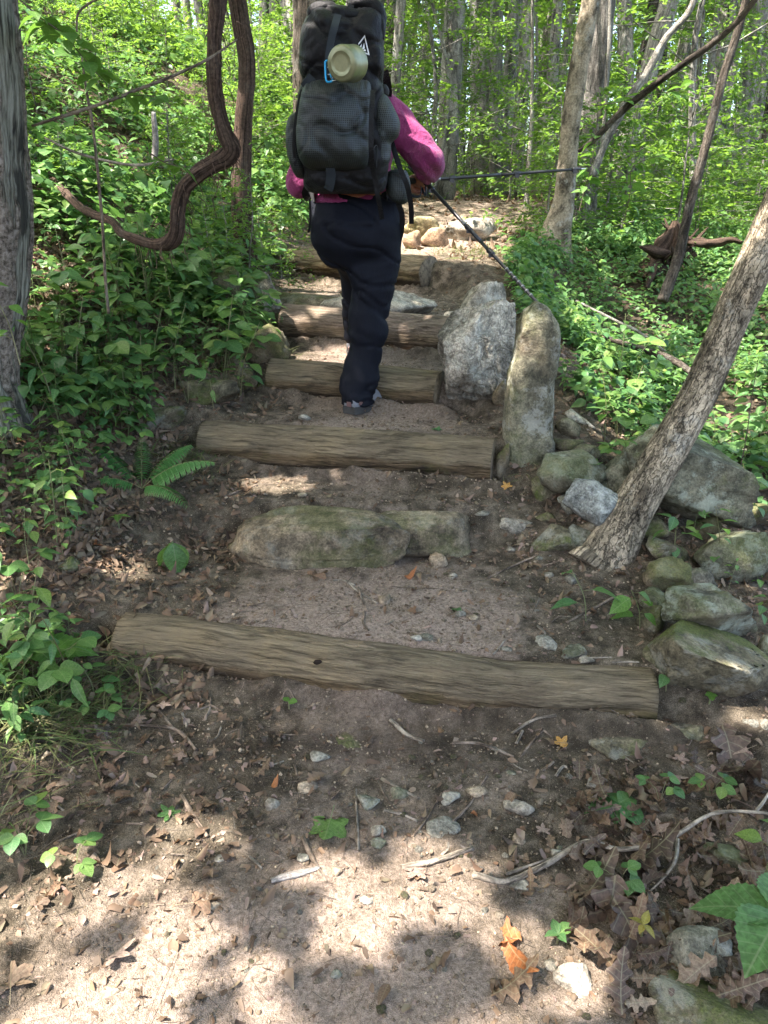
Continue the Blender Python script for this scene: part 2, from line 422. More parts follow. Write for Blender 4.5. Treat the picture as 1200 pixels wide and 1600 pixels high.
def mk_wood(name, top, low, mossy=.25, dirt=1.0):
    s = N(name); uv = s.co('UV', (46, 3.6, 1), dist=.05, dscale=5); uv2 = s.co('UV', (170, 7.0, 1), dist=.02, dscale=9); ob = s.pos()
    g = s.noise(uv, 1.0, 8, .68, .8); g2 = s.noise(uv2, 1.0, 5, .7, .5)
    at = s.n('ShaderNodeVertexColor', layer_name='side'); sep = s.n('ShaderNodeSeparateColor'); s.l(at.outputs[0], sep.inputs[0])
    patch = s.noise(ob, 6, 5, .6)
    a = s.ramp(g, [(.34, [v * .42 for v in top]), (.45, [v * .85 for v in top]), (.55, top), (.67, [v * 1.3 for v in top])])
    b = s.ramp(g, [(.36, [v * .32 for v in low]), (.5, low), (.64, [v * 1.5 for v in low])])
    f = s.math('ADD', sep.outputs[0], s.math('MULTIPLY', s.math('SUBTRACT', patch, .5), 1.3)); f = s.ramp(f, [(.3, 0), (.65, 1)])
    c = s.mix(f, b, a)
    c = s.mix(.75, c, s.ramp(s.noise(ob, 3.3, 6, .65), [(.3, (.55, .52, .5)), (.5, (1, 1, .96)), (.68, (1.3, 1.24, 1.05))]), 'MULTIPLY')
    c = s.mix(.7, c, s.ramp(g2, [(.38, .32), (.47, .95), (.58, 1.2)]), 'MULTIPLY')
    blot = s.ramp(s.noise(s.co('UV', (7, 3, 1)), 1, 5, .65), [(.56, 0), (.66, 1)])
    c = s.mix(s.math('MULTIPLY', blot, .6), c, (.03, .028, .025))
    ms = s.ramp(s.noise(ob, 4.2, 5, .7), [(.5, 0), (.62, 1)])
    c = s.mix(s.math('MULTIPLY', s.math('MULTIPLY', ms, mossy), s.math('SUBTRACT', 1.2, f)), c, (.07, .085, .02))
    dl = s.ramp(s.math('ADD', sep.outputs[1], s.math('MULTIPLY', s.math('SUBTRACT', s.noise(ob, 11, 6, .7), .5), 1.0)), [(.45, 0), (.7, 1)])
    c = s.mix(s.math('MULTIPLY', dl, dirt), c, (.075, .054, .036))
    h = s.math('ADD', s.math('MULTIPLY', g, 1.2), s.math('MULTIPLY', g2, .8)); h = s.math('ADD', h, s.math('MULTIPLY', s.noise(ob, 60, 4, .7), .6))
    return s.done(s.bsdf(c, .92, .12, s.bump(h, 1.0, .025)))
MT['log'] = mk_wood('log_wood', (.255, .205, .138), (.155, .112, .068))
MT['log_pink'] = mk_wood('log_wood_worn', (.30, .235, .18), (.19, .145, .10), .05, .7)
def mk_endgrain():
    s = N('end_grain'); p = s.co('Object', dist=.02); r = s.noise(p, 30, 5, .7)
    return s.done(s.bsdf(s.ramp(r, [(.3, (.05, .04, .03)), (.6, (.19, .15, .10)), (.8, (.27, .21, .15))]), .9, .2, s.bump(r, .8, .01)))
MT['end'] = mk_endgrain()
def mk_rock(name, base, lichen=.35, moss=.3, band=0.0, crack=0.0, lich_col=(.50, .52, .46)):
    s = N(name); p = s.co('Object'); oi = s.n('ShaderNodeObjectInfo'); 
    ad = s.n('ShaderNodeVectorMath', operation='ADD'); s.l(p, ad.inputs[0]); 
    cb = s.n('ShaderNodeCombineXYZ'); s.l(s.math('MULTIPLY', oi.outputs['Random'], 50), cb.inputs[0]); s.l(cb.outputs[0], ad.inputs[1]); p = ad.outputs[0]
    n1 = s.noise(p, 5, 7, .65); n2 = s.noise(p, 24, 6, .7); n3 = s.noise(p, 120, 3, .7)
    c = s.ramp(n1, [(.36, [v * .45 for v in base]), (.5, base), (.64, [min(1, v * 1.6) for v in base])])
    c = s.mix(.8, c, s.ramp(n2, [(.38, .40), (.5, 1), (.62, 1.5)]), 'MULTIPLY')
    c = s.mix(.5, c, s.ramp(n3, [(.40, .45), (.60, 1.5)]), 'MULTIPLY')
    hb = n2
    if band:
        wv = s.n('ShaderNodeTexWave', wave_type='BANDS', bands_direction='DIAGONAL'); s.l(p, wv.inputs['Vector']); wv.inputs['Scale'].default_value = 9; wv.inputs['Distortion'].default_value = 22; wv.inputs['Detail'].default_value = 4; wv.inputs['Detail Scale'].default_value = 1.4
        c = s.mix(band, c, s.ramp(wv.outputs['Fac'], [(.05, .62), (.3, .95), (.9, 1.15)]), 'MULTIPLY')
        hb = s.math('ADD', n2, s.math('MULTIPLY', wv.outputs['Fac'], .35))
    lm = s.ramp(s.noise(p, 9, 7, .75), [(.52, 0), (.60, 1)]); c = s.mix(s.math('MULTIPLY', lm, lichen), c, lich_col)
    nz = s.n('ShaderNodeNewGeometry'); sx = s.n('ShaderNodeSeparateXYZ'); s.l(nz.outputs['Normal'], sx.inputs[0])
    mm = s.ramp(s.math('ADD', s.noise(p, 4, 6, .7), s.math('MULTIPLY', sx.outputs[2], .06)), [(.50, 0), (.60, 1)])
    mc = s.ramp(s.noise(p, 160, 2, .6), [(.3, (.030, .042, .008)), (.7, (.10, .125, .025))])
    c = s.mix(s.math('MULTIPLY', mm, moss), c, mc)
    dt = s.ramp(s.math('ADD', s.noise(p, 3, 5, .7), s.math('MULTIPLY', sx.outputs[2], -.12)), [(.52, 0), (.7, 1)])
    c = s.mix(s.math('MULTIPLY', dt, .55), c, (.10, .072, .046))
    h = s.math('ADD', s.math('MULTIPLY', hb, 1.0), s.math('MULTIPLY', n3, .35)); h = s.math('ADD', h, s.math('MULTIPLY', mm, .15 * moss))
    return s.done(s.bsdf(c, .9, .25, s.bump(h, .9, .014)))
MT['rock'] = mk_rock('rock_grey', (.15, .14, .105))
MT['rock_moss'] = mk_rock('rock_mossy', (.115, .10, .062), .2, .8)
MT['rock_brown'] = mk_rock('rock_brown', (.125, .10, .062), .15, .6)
MT['rock_step'] = mk_rock('rock_step', (.15, .12, .078), .12, .38)
MT['rock_pale'] = mk_rock('rock_pale', (.27, .24, .185), .3, .03)
MT['rock_white'] = mk_rock('rock_banded', (.30, .27, .215), .35, .05, .7)
MT['rock_blue'] = mk_rock('rock_bluegrey', (.17, .18, .165), .45, .12, .45)
MT['rock_lichen'] = mk_rock('rock_lichened', (.115, .11, .075), .6, .45, 0, 0, (.30, .33, .26))
MT['stone_tall'] = mk_rock('stone_upright', (.13, .12, .08), .5, .35, 0, 0, (.42, .42, .36))
MT['rock_tan'] = mk_rock('rock_tan', (.30, .25, .13), .1, .35)
MT['rock_orange'] = mk_rock('rock_rust', (.27, .18, .11), .05, .0)
MT['pebble'] = mk_rock('pebble_grey', (.20, .185, .145), .2, .02)
MT['pebble_tan'] = mk_rock('pebble_tan', (.24, .19, .13), .05, .02)
def mk_bark(name, base, ridge=(16, 2.2), depth=.8, lichen=.2, shred=False, crackc=.35, uvs=True):
    s = N(name); v = s.co('UV', (ridge[0], ridge[1], 1), dist=.06 if not shred else .03, dscale=7)
    p = s.pos(); n = s.noise(v, 1, 7, .7, .4); f = s.noise(p, 70, 4, .7); bigp = s.noise(p, 5, 5, .65)
    c = s.ramp(n, [(.38, [q * .28 for q in base]), (.48, [q * .9 for q in base]), (.62, [q * 1.5 for q in base])])
    c = s.mix(.6, c, s.ramp(f, [(.39, .5), (.61, 1.45)]), 'MULTIPLY')
    c = s.mix(.6, c, s.ramp(bigp, [(.3, .65), (.7, 1.35)]), 'MULTIPLY')
    h = n
    if not shred and crackc:
        k1 = s.math('ABSOLUTE', s.math('SUBTRACT', s.noise(s.co('UV', (ridge[0] * 3.6, ridge[1] * 2.4, 1), dist=.02, dscale=12), 1, 5, .6), .5))
        k2 = s.math('ABSOLUTE', s.math('SUBTRACT', s.noise(s.co('UV', (ridge[0] * 2.2, ridge[1] * 4.5, 1), dist=.03, dscale=12), 1, 4, .6), .52))
        ck = s.ramp(s.math('MINIMUM', k1, s.math('MULTIPLY', k2, 1.6)), [(.0, 0), (.022, 1)])
        c = s.mix(crackc, c, s.mix(1.0, c, ck, 'MULTIPLY')); h = s.math('ADD', n, s.math('MULTIPLY', ck, .7))
    lm = s.ramp(s.noise(p, 8, 6, .75), [(.54, 0), (.64, 1)]); c = s.mix(s.math('MULTIPLY', lm, lichen), c, (.42, .43, .38))
    return s.done(s.bsdf(c, .92, .15, s.bump(h, depth, .016)))
MT['bark_lean'] = mk_bark('bark_fissured', (.26, .215, .15), (12, 4.2), .9, .32, crackc=.6)
MT['bark_smooth'] = mk_bark('bark_blotched', (.22, .185, .13), (9, 5), .45, .5, crackc=.15)
MT['bark_grey'] = mk_bark('bark_furrowed', (.20, .185, .16), (28, 1.6), 1.0, .2, crackc=.3)
MT['bark_far'] = mk_bark('bark_woods', (.24, .225, .19), (16, 2), .8, .5, crackc=.2)
MT['bark_dark'] = mk_bark('bark_dark', (.085, .07, .055), (18, 2), .8, .15, crackc=.2)
MT['vine'] = mk_bark('bark_vine', (.075, .050, .036), (95, 2.5), 1.0, .05, True)
MT['twig'] = mk_bark('bark_twig', (.17, .13, .095), (60, 12), .5, .15, True)
MT['twig_pale'] = mk_bark('bark_twig_pale', (.23, .195, .15), (60, 9), .5, .2, True)
MT['rot'] = mk_bark('wood_rotten', (.06, .040, .028), (40, 2.5), 1.0, .03, True)
MT['drift'] = mk_bark('wood_bleached', (.36, .33, .29), (70, 2.5), 1.0, .1, True)
def mk_snag():
    s = N('wood_snag'); v = s.co('UV', (70, 4.0, 1), dist=.012, dscale=9); p = s.pos()
    n = s.noise(v, 1, 7, .7, .3); c = s.ramp(n, [(.38, (.05, .045, .035)), (.5, (.21, .205, .16)), (.62, (.35, .34, .28))])
    bk = s.ramp(s.noise(s.co('UV', (13, 1.1, 1), dist=.1, dscale=4), 1, 5, .6), [(.47, 0), (.51, 1)])
    bn = s.noise(p, 45, 6, .75); bc = s.ramp(bn, [(.38, (.06, .048, .036)), (.5, (.20, .165, .13)), (.62, (.34, .29, .24))])
    ch = s.ramp(s.noise(s.co('UV', (11, 2.6, 1), dist=.1, dscale=3), 1.3, 4, .6), [(.53, 0), (.6, 1)])
    c = s.mix(s.math('MULTIPLY', ch, .85), c, (.016, .015, .014)); c = s.mix(bk, c, bc)
    h = s.math('ADD', s.math('MULTIPLY', n, .7), s.math('MULTIPLY', bk, 1.0)); h = s.math('ADD', h, s.math('MULTIPLY', bn, .5))
    return s.done(s.bsdf(c, .9, .15, s.bump(h, 1.0, .02)))
MT['snag'] = mk_snag()
def mk_plain(name, col, rough=.6, spec=.4, metal=0, nz=0, sc=40, nd=.003):
    s = N(name); p = s.co('Object'); n = s.noise(p, sc, 5, .65)
    c = s.mix(.5, col, s.ramp(n, [(.3, .75), (.7, 1.25)]), 'MULTIPLY')
    return s.done(s.bsdf(c, rough, spec, s.bump(n, nz, nd) if nz else None, metal))

# ------------------------------------------------------------------ ground: one sheet, fine near, coarse far
def axis(segs):
    out = [segs[0][0]]
    for a, b, st in segs:
        n = max(1, int(round((b - a) / st))); out += list(np.linspace(a, b, n + 1)[1:])
    return np.array(out)
xs = axis([(-70, -20, 2.5), (-20, -8, .5), (-8, -3, .12), (-3, -1.3, .035), (-1.3, 1.3, .014), (1.3, 2.6, .035), (2.6, 8, .14), (8, 20, .6), (20, 70, 2.5)])
ys = axis([(-6, .7, .3), (.7, 2.6, .013), (2.6, 4.2, .02), (4.2, 8.5, .04), (8.5, 14, .12), (14, 30, .6), (30, 110, 3)])
GX, GY = np.meshgrid(xs, ys)
GZ = H(GX, GY)
offp = np.maximum(np.maximum(edge_l(GY) - GX, GX - edge_r(GY)), 0)
near = sst(9, 6, GY) * sst(-2.5, -1.3, GX) * sst(2.6, 1.4, GX)
GZ = GZ + near * (.006 * fbm(GX * 22, GY * 22, 2, 3) + .0045 * np.abs(fbm(GX * 48, GY * 48, 5, 2)) + .003 * vn(GX * 95, GY * 95, 8))
cx = .5 * (edge_l(GY) + np.minimum(edge_r(GY), edge_l(GY) + 2.0))
sandm = np.clip(1.05 - np.abs(GX - cx + .05) / (.75 + .25 * sst(2.2, 1.2, GY)), 0, 1)
sandm = sandm * .55 + .42 * np.exp(-(((GX - .05) / .75) ** 2 + ((GY - .95) / .55) ** 2)) + .62 * np.exp(-(((GX - .02) / .62) ** 2 + ((GY - 2.32) / .22) ** 2)) + .25 * np.exp(-((GX + .1) / .5) ** 2) * sst(3.2, 3.5, GY) * sst(6.5, 6, GY) + .5 * sst(6.5, 7.2, GY) * sst(9.5, 8, GY) * np.clip(1.3 - np.abs(GX - .5), 0, 1)
sandm = sandm - .35 * np.exp(-(((GX + .5) / .4) ** 2 + ((GY - 1.55) / .28) ** 2)) - .5 * sst(.0, .5, offp)
wet_darkm = .9 * np.exp(-(((GX + .1) / .55) ** 2 + ((GY - 1.83) / .10) ** 2)) + .35 * np.exp(-(((GX + .15) / .35) ** 2 + ((GY - 1.5) / .12) ** 2)) + .5 * sst(.3, 1.2, offp)
for (x0, y0, x1, y1), rise in STEPS:   # darker soil right under each riser
    yl = y0 + (y1 - y0) * np.clip((GX - x0) / (x1 - x0), 0, 1); wet_darkm += .45 * np.exp(-((GY - yl + .14) / .05) ** 2) * (offp < .05)
nx, ny = len(xs), len(ys)
idx = np.arange(nx * ny).reshape(ny, nx)
Fg = np.stack([idx[:-1, :-1], idx[:-1, 1:], idx[1:, 1:], idx[1:, :-1]], -1).reshape(-1, 4)
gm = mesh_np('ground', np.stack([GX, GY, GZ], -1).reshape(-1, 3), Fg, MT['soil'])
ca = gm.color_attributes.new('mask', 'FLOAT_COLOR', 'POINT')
ca.data.foreach_set('color', np.stack([np.clip(sandm, 0, 1), np.clip(wet_darkm, 0, 1), 0 * sandm, 1 + 0 * sandm], -1).astype(np.float32).ravel())
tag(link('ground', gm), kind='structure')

# ------------------------------------------------------------------ timber steps
def side_attr(me, V, cen_z_of, r):
    pass
LOGLAB = ['long bowed weathered log with a dark knot, the lowest step across the trail',
          'straight worn log step with a sunlit patch, just below the hiker\'s shoe',
          'short brown log step half sunk in soil right above the hiker\'s shoe',
          'sunlit pinkish log step beside the big pale boulder, under a flat rock',
          'uppermost log step with a square cut end, below the bright upper trail']
for i, L in enumerate(LOGS):
    pts = L['P']; r = L['r']
    ln = np.linalg.norm(pts[-1] - pts[0])
    def dsp(TH, S, rr, i=i, ln=ln):
        d = .05 * vn(np.cos(TH) * 1.2 + i * 7, np.sin(TH) * 1.2, S * 3) + .035 * vn(np.cos(TH) * 5 + i, np.sin(TH) * 5, S * 4)
        d = d + .022 * fbm(np.cos(TH) * 11, np.sin(TH) * 11 + i * 3, S * 2.0, 3) + .012 * vn(np.cos(TH) * 30, np.sin(TH) * 30, S * 9)
        for q_, (fr, am, wd_) in enumerate(((2.6, .085, .035), (5.5, .05, .06), (9.0, .03, .09))):      # drying cracks along the grain
            cr = vn(np.cos(TH) * fr + .25 * vn(S * 3, i, q_) + 5 * q_ + 30 * i, np.sin(TH) * fr + .25 * vn(S * 3, i + 9, q_), S * .9 * (1 + q_)); d = d - am * np.exp(-(cr / wd_) ** 2) * sst(-.5, .2, vn(np.cos(TH) * 2 + q_, np.sin(TH) * 2, S * 2.5 + i))
        d = d - .05 * sst(.25, .6, vn(np.cos(TH) * 3 + i, np.sin(TH) * 3 + 4, S * 7)) + .04 * fbm(np.cos(TH) * 3, np.sin(TH) * 3 + i, S * 14, 3)
        if i == 0:
            d = d - .05 * sst(.35, .9, vn(np.cos(TH) * 2.5, S * 6, 2)) * (np.abs(TH - 4.4) < 1.2)
            d = d + .30 * np.exp(-(((S - .06) / .10) ** 2)) * .25
        if i in (0, 3): d = d - .30 * np.exp(-((S - (.66 if i == 0 else 9)) / .020) ** 2 - ((TH - 5.3) / .14) ** 2)
        return d
    n = int(ln / .008)
    V, Fs, uv = tube(pts, r, 112, n, True, dsp)
    # uneven cut faces
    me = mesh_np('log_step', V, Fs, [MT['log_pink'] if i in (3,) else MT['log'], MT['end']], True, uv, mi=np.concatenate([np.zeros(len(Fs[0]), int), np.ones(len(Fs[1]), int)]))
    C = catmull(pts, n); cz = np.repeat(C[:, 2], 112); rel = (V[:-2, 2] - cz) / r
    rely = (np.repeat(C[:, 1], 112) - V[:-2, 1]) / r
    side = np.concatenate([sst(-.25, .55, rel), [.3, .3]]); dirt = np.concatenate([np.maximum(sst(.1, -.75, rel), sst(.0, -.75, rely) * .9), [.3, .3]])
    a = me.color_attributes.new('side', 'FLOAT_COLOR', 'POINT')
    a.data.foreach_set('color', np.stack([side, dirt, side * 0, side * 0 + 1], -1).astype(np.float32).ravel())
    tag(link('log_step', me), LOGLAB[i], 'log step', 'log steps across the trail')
# knot of the lowest log
lg = bpy.data.objects['log_step']; vv = np.array([v.co[:] for v in lg.data.vertices]); qx, qy, qd = to_px(vv); sc_ = (qx - 493) ** 2 + (qy - 1032) ** 2 + 4e4 * (qd - 2.2) ** 2
kp = vv[sc_.argmin()]; V, Fi = ICO[3]; V = V * [.014, .004, .010] * (1 + .25 * fbm(V[:, 0] * 3, V[:, 1] * 3, V[:, 2] * 3, 3))[:, None]
link('knot', mesh_np('knot', V, Fi, mk_plain('knot_dark', (.022, .016, .012), .9, .1, nz=.8, sc=60)), lg, kp)
# ------------------------------------------------------------------ rocks
def rock_mesh(seed, size, sub=3, planes=11, sharp=30.0, rough=.07, shape=None):
    rg = np.random.default_rng(seed); D, Fi = ICO[sub]
    n = rg.normal(size=(planes, 3)); n /= np.linalg.norm(n, axis=1, keepdims=True)
    sharp = max(sharp, 22) if planes < 30 else sharp; sharp = 60 if sub > 2 else sharp; hh = rg.uniform(.48, .92, planes)
    dn = np.clip(D @ n.T, 1e-3, None) / hh[None]
    rr = (np.sum(dn ** sharp, axis=1)) ** (-1 / sharp)
    rr = np.clip(rr, .3, 1.25)
    o = rg.uniform(0, 50)
    rr = rr * (1 + rough * 2 * fbm(D[:, 0] * 1.6 + o, D[:, 1] * 1.6, D[:, 2] * 1.6, 2) + rough * fbm(D[:, 0] * 6 + o, D[:, 1] * 6, D[:, 2] * 6, 3) - rough * .8 * np.exp(-(vn(D[:, 0] * 2.2 + o, D[:, 1] * 2.2, D[:, 2] * 3.5) / .07) ** 2) + (rough * .5 * fbm(D[:, 0] * 19 + o, D[:, 1] * 19, D[:, 2] * 19, 2) if sub > 3 else 0))
    V = D * rr[:, None]
    if shape is not None: V = shape(V)
    ext = (V.max(0) - V.min(0)) / 2; V = (V - (V.max(0) + V.min(0)) / 2) / ext
    return V * (np.asarray(size) / 2), Fi
def place_rock(x0, y0, x1, y1, mat, label, name='rock', cat='rock', d=None, sub=3, dk=.8, rz=None, tilt=0, shape=None, planes=11, sharp=30, rough=.07, seed=None, group=None, hmul=1.0):
    """size and place from the outline it has in the photograph; d = metres ahead, else it rests on the ground"""
    seed = seed if seed is not None else int(x0 * 13 + y0 * 7) % 9973
    cxp, cyp = (x0 + x1) / 2, (y0 + y1) / 2
    if x0 > 840 and 640 < y0 < 1000 and name == 'rock': x0, x1, y0, y1 = x0 - .07 * (x1 - x0), x1 + .07 * (x1 - x0), y0 - .08 * (y1 - y0), y1 + .10 * (y1 - y0)
    if d is None:
        g = G(cxp, y1 - .12 * (y1 - y0)); d0 = g[1]
        wd = (x1 - x0) * to_px(P(cxp, cyp, d0))[2] / F_PX; d = d0 + wd * dk * .42
    c = P(cxp, cyp, d); dep = float(to_px(c)[2])
    wd = (x1 - x0) * dep / F_PX; dd = wd * dk
    th = math.atan2(CAM[2] - c[2], c[1])
    hv = ((y1 - y0) * dep / F_PX - abs(math.sin(th)) * dd * .75) / math.cos(th)
    hv = max(hv, .35 * (y1 - y0) * dep / F_PX) * hmul
    V, Fi = rock_mesh(seed, (wd, dd, hv), sub, planes, sharp, rough, shape)
    if name == 'pebble': c = c + np.array([0, 0, max(0.0, float(H(c[0], c[1])) + .10 * hv - c[2])])
    if tilt: V = V @ np.array(Matrix.Rotation(tilt, 3, 'Y')).T
    o = link(name, mesh_np(name, V, Fi, MT[mat], True), None, c)
    if rz: o.rotation_euler = (0, 0, rz)
    tag(o, label, cat, group)
    return o
def slab(tx, ty, tz=0):   # top shaved flat
    def f(V):
        V = V.copy(); V[:, 2] = np.minimum(V[:, 2], tz + tx * V[:, 0] + ty * V[:, 1]); return V
    return f
def upright(V):
    V = V.copy(); t = (V[:, 2] - V[:, 2].min()) / np.ptp(V[:, 2])
    k = np.interp(t, [0, .1, .5, .78, .9, 1], [1.0, 1.0, 1.0, .92, .72, .30]) ; V[:, 0] *= k / np.maximum(.35, np.sqrt(np.clip(1 - (2 * t - 1) ** 2, .09, 1))) * 1; V[:, 1] *= k; return V
# mossy rock step
def boxy(V):
    V = V / np.abs(V).max(0); V = np.sign(V) * np.abs(V) ** .55; V[:, 2] = np.minimum(V[:, 2], .75 - .25 * V[:, 0] ** 2 + .12 * vn(V[:, 0] * 3, V[:, 1] * 3, 1)); return V
place_rock(352, 786, 640, 896, 'rock_step', 'mossy brown boulder forming the second step, left of its smaller neighbour', sub=5, dk=.36, d=2.80, shape=boxy, sharp=12, rough=.07, seed=21)
place_rock(575, 792, 738, 884, 'rock_step', 'low mossy slab forming the right end of the stone step', sub=5, dk=.5, d=2.84, shape=boxy, sharp=12, rough=.07, seed=34)
# left edge stones
place_rock(283, 583, 378, 645, 'rock_moss', 'mossy wedge-shaped rock on the left bank above the log step', sub=4, dk=.8, sharp=14)
place_rock(335, 550, 405, 612, 'rock_brown', 'rounded brown rock tucked behind the mossy wedge on the left bank', sub=4)
place_rock(372, 500, 455, 590, 'rock_brown', 'broad rock beside the left end of the sunken short log', sub=4, sharp=12, dk=.7)
place_rock(375, 425, 440, 512, 'rock_pale', 'pale squarish rock in the left bank beside the sunlit log step', sub=4, sharp=14, dk=.6)
place_rock(300, 415, 392, 520, 'rock_moss', 'large dark mossy boulder half covered by plants on the left bank', sub=4, dk=.7)
place_rock(205, 628, 292, 690, 'rock_moss', 'flat mossy rock under leaves above the fern', sub=4)
place_rock(92, 866, 132, 908, 'rock_moss', 'small mossy stone standing in leaf litter below the fern', sub=3)
place_rock(418, 318, 470, 352, 'rock_tan', 'tan rock at the path edge left of the hiker\'s hips', sub=3, d=8.0)
# flat rock above sunlit log
place_rock(498, 450, 686, 503, 'rock_pale', 'flat pale rock lying just behind the sunlit log step', sub=4, dk=.45, d=4.78, sharp=10)
place_rock(405, 455, 540, 482, 'rock_brown', 'low brown slab behind the left part of the sunlit log', sub=4, dk=.5, d=4.95)
# top of the trail
place_rock(625, 338, 692, 378, 'rock_tan', 'yellowish angular rock beside the hiker\'s hip at the trail bend', sub=4, d=7.7, sharp=16)
place_rock(628, 360, 658, 392, 'rock_orange', 'small pointed rust-faced rock, left one of the pair on the bright trail', sub=3, d=7.15, sharp=20, planes=8)
place_rock(655, 355, 702, 388, 'rock_orange', 'rust-faced block, right one of the pair on the bright trail', sub=3, d=7.3, sharp=20, planes=9)
place_rock(690, 340, 775, 385, 'rock_pale', 'broad pale boulder in full sun at the bend of the trail', sub=4, d=7.7)
place_rock(640, 345, 700, 365, 'rock_tan', 'low yellow slab behind the rust-faced rocks', sub=3, d=8.1)
place_rock(690, 400, 760, 432, 'rock_brown', 'low dark rock right of the top log\'s cut end', sub=3, d=6.2)
# right edge, big stones
place_rock(715, 438, 798, 512, 'rock_pale', 'rounded pale rock with brown shaded side behind the big banded boulder', sub=4, d=4.45, dk=.8, sharp=10)
def bigA(V):
    V = V.copy(); t = (V[:, 2] - V[:, 2].min()) / np.ptp(V[:, 2]); V[:, 0] = V[:, 0] * np.interp(t, [0, .3, .75, 1], [1.25, 1.05, .85, .7]) + .30 * (t - .4); V[:, 1] = V[:, 1] * (1.15 - .4 * t)
    xc = .12 + .10 * vn(V[:, 2] * 2.4, 1, 1) + .04 * vn(V[:, 2] * 8, 4, 1); V[:, 1] += .10 * np.exp(-((V[:, 0] - xc) / .035) ** 2) * (V[:, 1] < 0); return V
place_rock(682, 468, 806, 652, 'rock_white', 'big pale banded boulder with a dark vertical crack right of the trail', sub=5, d=3.74, dk=.9, hmul=1.08, shape=bigA, sharp=14, planes=11, rough=.09, seed=3)
place_rock(690, 486, 716, 506, 'pebble', 'small pale stone wedged between sunlit log and boulder', sub=3)
place_rock(702, 500, 722, 520, 'pebble_tan', 'small tan stone under the banded boulder\'s left edge', sub=2)
def standing(name):
    # upright slab: outline measured on the photograph, given real thickness
    rows = [(472, 836, 843), (478, 826, 851), (490, 816, 858), (510, 809, 865), (545, 804, 868), (590, 800, 867), (640, 795, 866), (690, 791, 862), (735, 789, 858), (775, 790, 857)]
    V, Fs, uv = loft([(y, a, b, 3.27, .17 if y > 500 else .09 + .0028 * (y - 472)) for y, a, b in rows], 96, 130, 4.2)
    c = V.mean(0); D = V - c
    nn = np.stack([D[:, 0], D[:, 1], 0 * D[:, 0]], -1); nn /= np.linalg.norm(nn, axis=1, keepdims=True) + 1e-6
    V = V + nn * (.016 * np.sign(vn(V[:, 0] * 5, V[:, 1] * 5, V[:, 2] * 3)) * np.abs(vn(V[:, 0] * 5, V[:, 1] * 5, V[:, 2] * 3)) ** .5 + .020 * fbm(V[:, 0] * 7, V[:, 1] * 7, V[:, 2] * 5, 3) + .010 * fbm(V[:, 0] * 30, V[:, 1] * 30, V[:, 2] * 22, 3))[:, None]
    o = link(name, mesh_np(name, V - c, Fs, MT['stone_tall'], True), None, c)
    tag(o, 'tall upright pointed stone slab at the right end of the log step', 'standing stone')
standing('standing_stone')
place_rock(768, 590, 800, 650, 'rock_brown', 'dark split rock leaning behind the upright stone', sub=3, d=3.62)
place_rock(774, 690, 796, 752, 'rock_brown', 'narrow wedge of stone between log end and upright stone', sub=3, d=3.17)
# stacked stones on the right
PILE = [
 (862, 598, 915, 640, 'drift', 4.1, 'x'),
]
place_rock(866, 632, 934, 688, 'rock_white', 'small sunlit white rock behind the upright stone', sub=4, d=3.55, dk=.7)
place_rock(864, 682, 912, 712, 'rock_brown', 'tan flat rock beside the foot of the upright stone', sub=3, d=3.3)
place_rock(843, 708, 942, 772, 'rock_lichen', 'dark lichen-speckled rock at the left of the stone pile', sub=4, d=3.06, shape=slab(.0, .0, .35), sharp=14)
place_rock(888, 690, 940, 728, 'rock_lichen', 'small grey lichened rock on top of the stone pile', sub=4, d=3.2)
place_rock(925, 698, 1015, 795, 'rock_lichen', 'rounded triangular lichened rock at the top of the stone pile', sub=4, d=3.08, sharp=12, planes=10)
place_rock(888, 752, 980, 830, 'rock_blue', 'tilted blue-grey slab with dark seams touching the leaning trunk', sub=4, d=2.86, sharp=18, tilt=R(24), planes=9, hmul=1.0)
place_rock(985, 680, 1160, 818, 'rock_lichen', 'wide lichened slab bridging a dark hollow behind the leaning trunk', sub=5, d=2.98, dk=.7, sharp=14, tilt=R(14), shape=slab(-.1, .05, .4), hmul=.9)
place_rock(1010, 842, 1078, 882, 'rock_moss', 'thin slab leaning under the wide slab beside the trunk', sub=3, d=2.7, tilt=R(22), sharp=18)
place_rock(1010, 872, 1075, 935, 'rock_brown', 'brown block in the hollow right of the trunk base', sub=4, d=2.55, sharp=14)
place_rock(1090, 815, 1200, 920, 'rock_lichen', 'large green-grey rock at the right edge under the wide slab', sub=4, d=2.70, sharp=12)
place_rock(1036, 905, 1186, 1022, 'rock_lichen', 'large domed lichen-covered boulder right of the trunk', sub=5, d=2.22, dk=.75, sharp=9)
place_rock(1012, 985, 1172, 1125, 'rock_moss', 'slanting flat-topped slab with a mossy front edge at the end of the lowest log', sub=5, d=2.03, dk=.8, sharp=16, tilt=R(18), shape=slab(.0, .0, .30), hmul=1.0)
place_rock(826, 815, 900, 882, 'rock_moss', 'mossy lump half buried left of the leaning trunk', sub=4)
place_rock(775, 800, 832, 838, 'rock_pale', 'pale tan angular stone right of the stone step', sub=3, sharp=16)
place_rock(835, 795, 868, 822, 'rock_brown', 'small grey-brown stone above the mossy lump', sub=3)
place_rock(1036, 1122, 1110, 1166, 'rock', 'grey rounded rock below the mossy slab at the right', sub=4)
place_rock(1042, 1152, 1075, 1175, 'rock', 'small round stone under the grey rounded rock', sub=3)
place_rock(912, 1138, 1016, 1195, 'rock_moss', 'flat embedded rock with a green moss patch under the lowest log\'s right end', sub=4, dk=.6, hmul=.6)
place_rock(1158, 1118, 1190, 1145, 'pebble', 'white rounded pebble below the mossy slab tip', sub=3)
place_rock(1184, 1120, 1215, 1150, 'pebble', 'grey pebble at the right edge beside the white one', sub=3)
place_rock(1100, 1310, 1170, 1368, 'rock_lichen', 'striped grey stone among dead leaves at the right', sub=4)
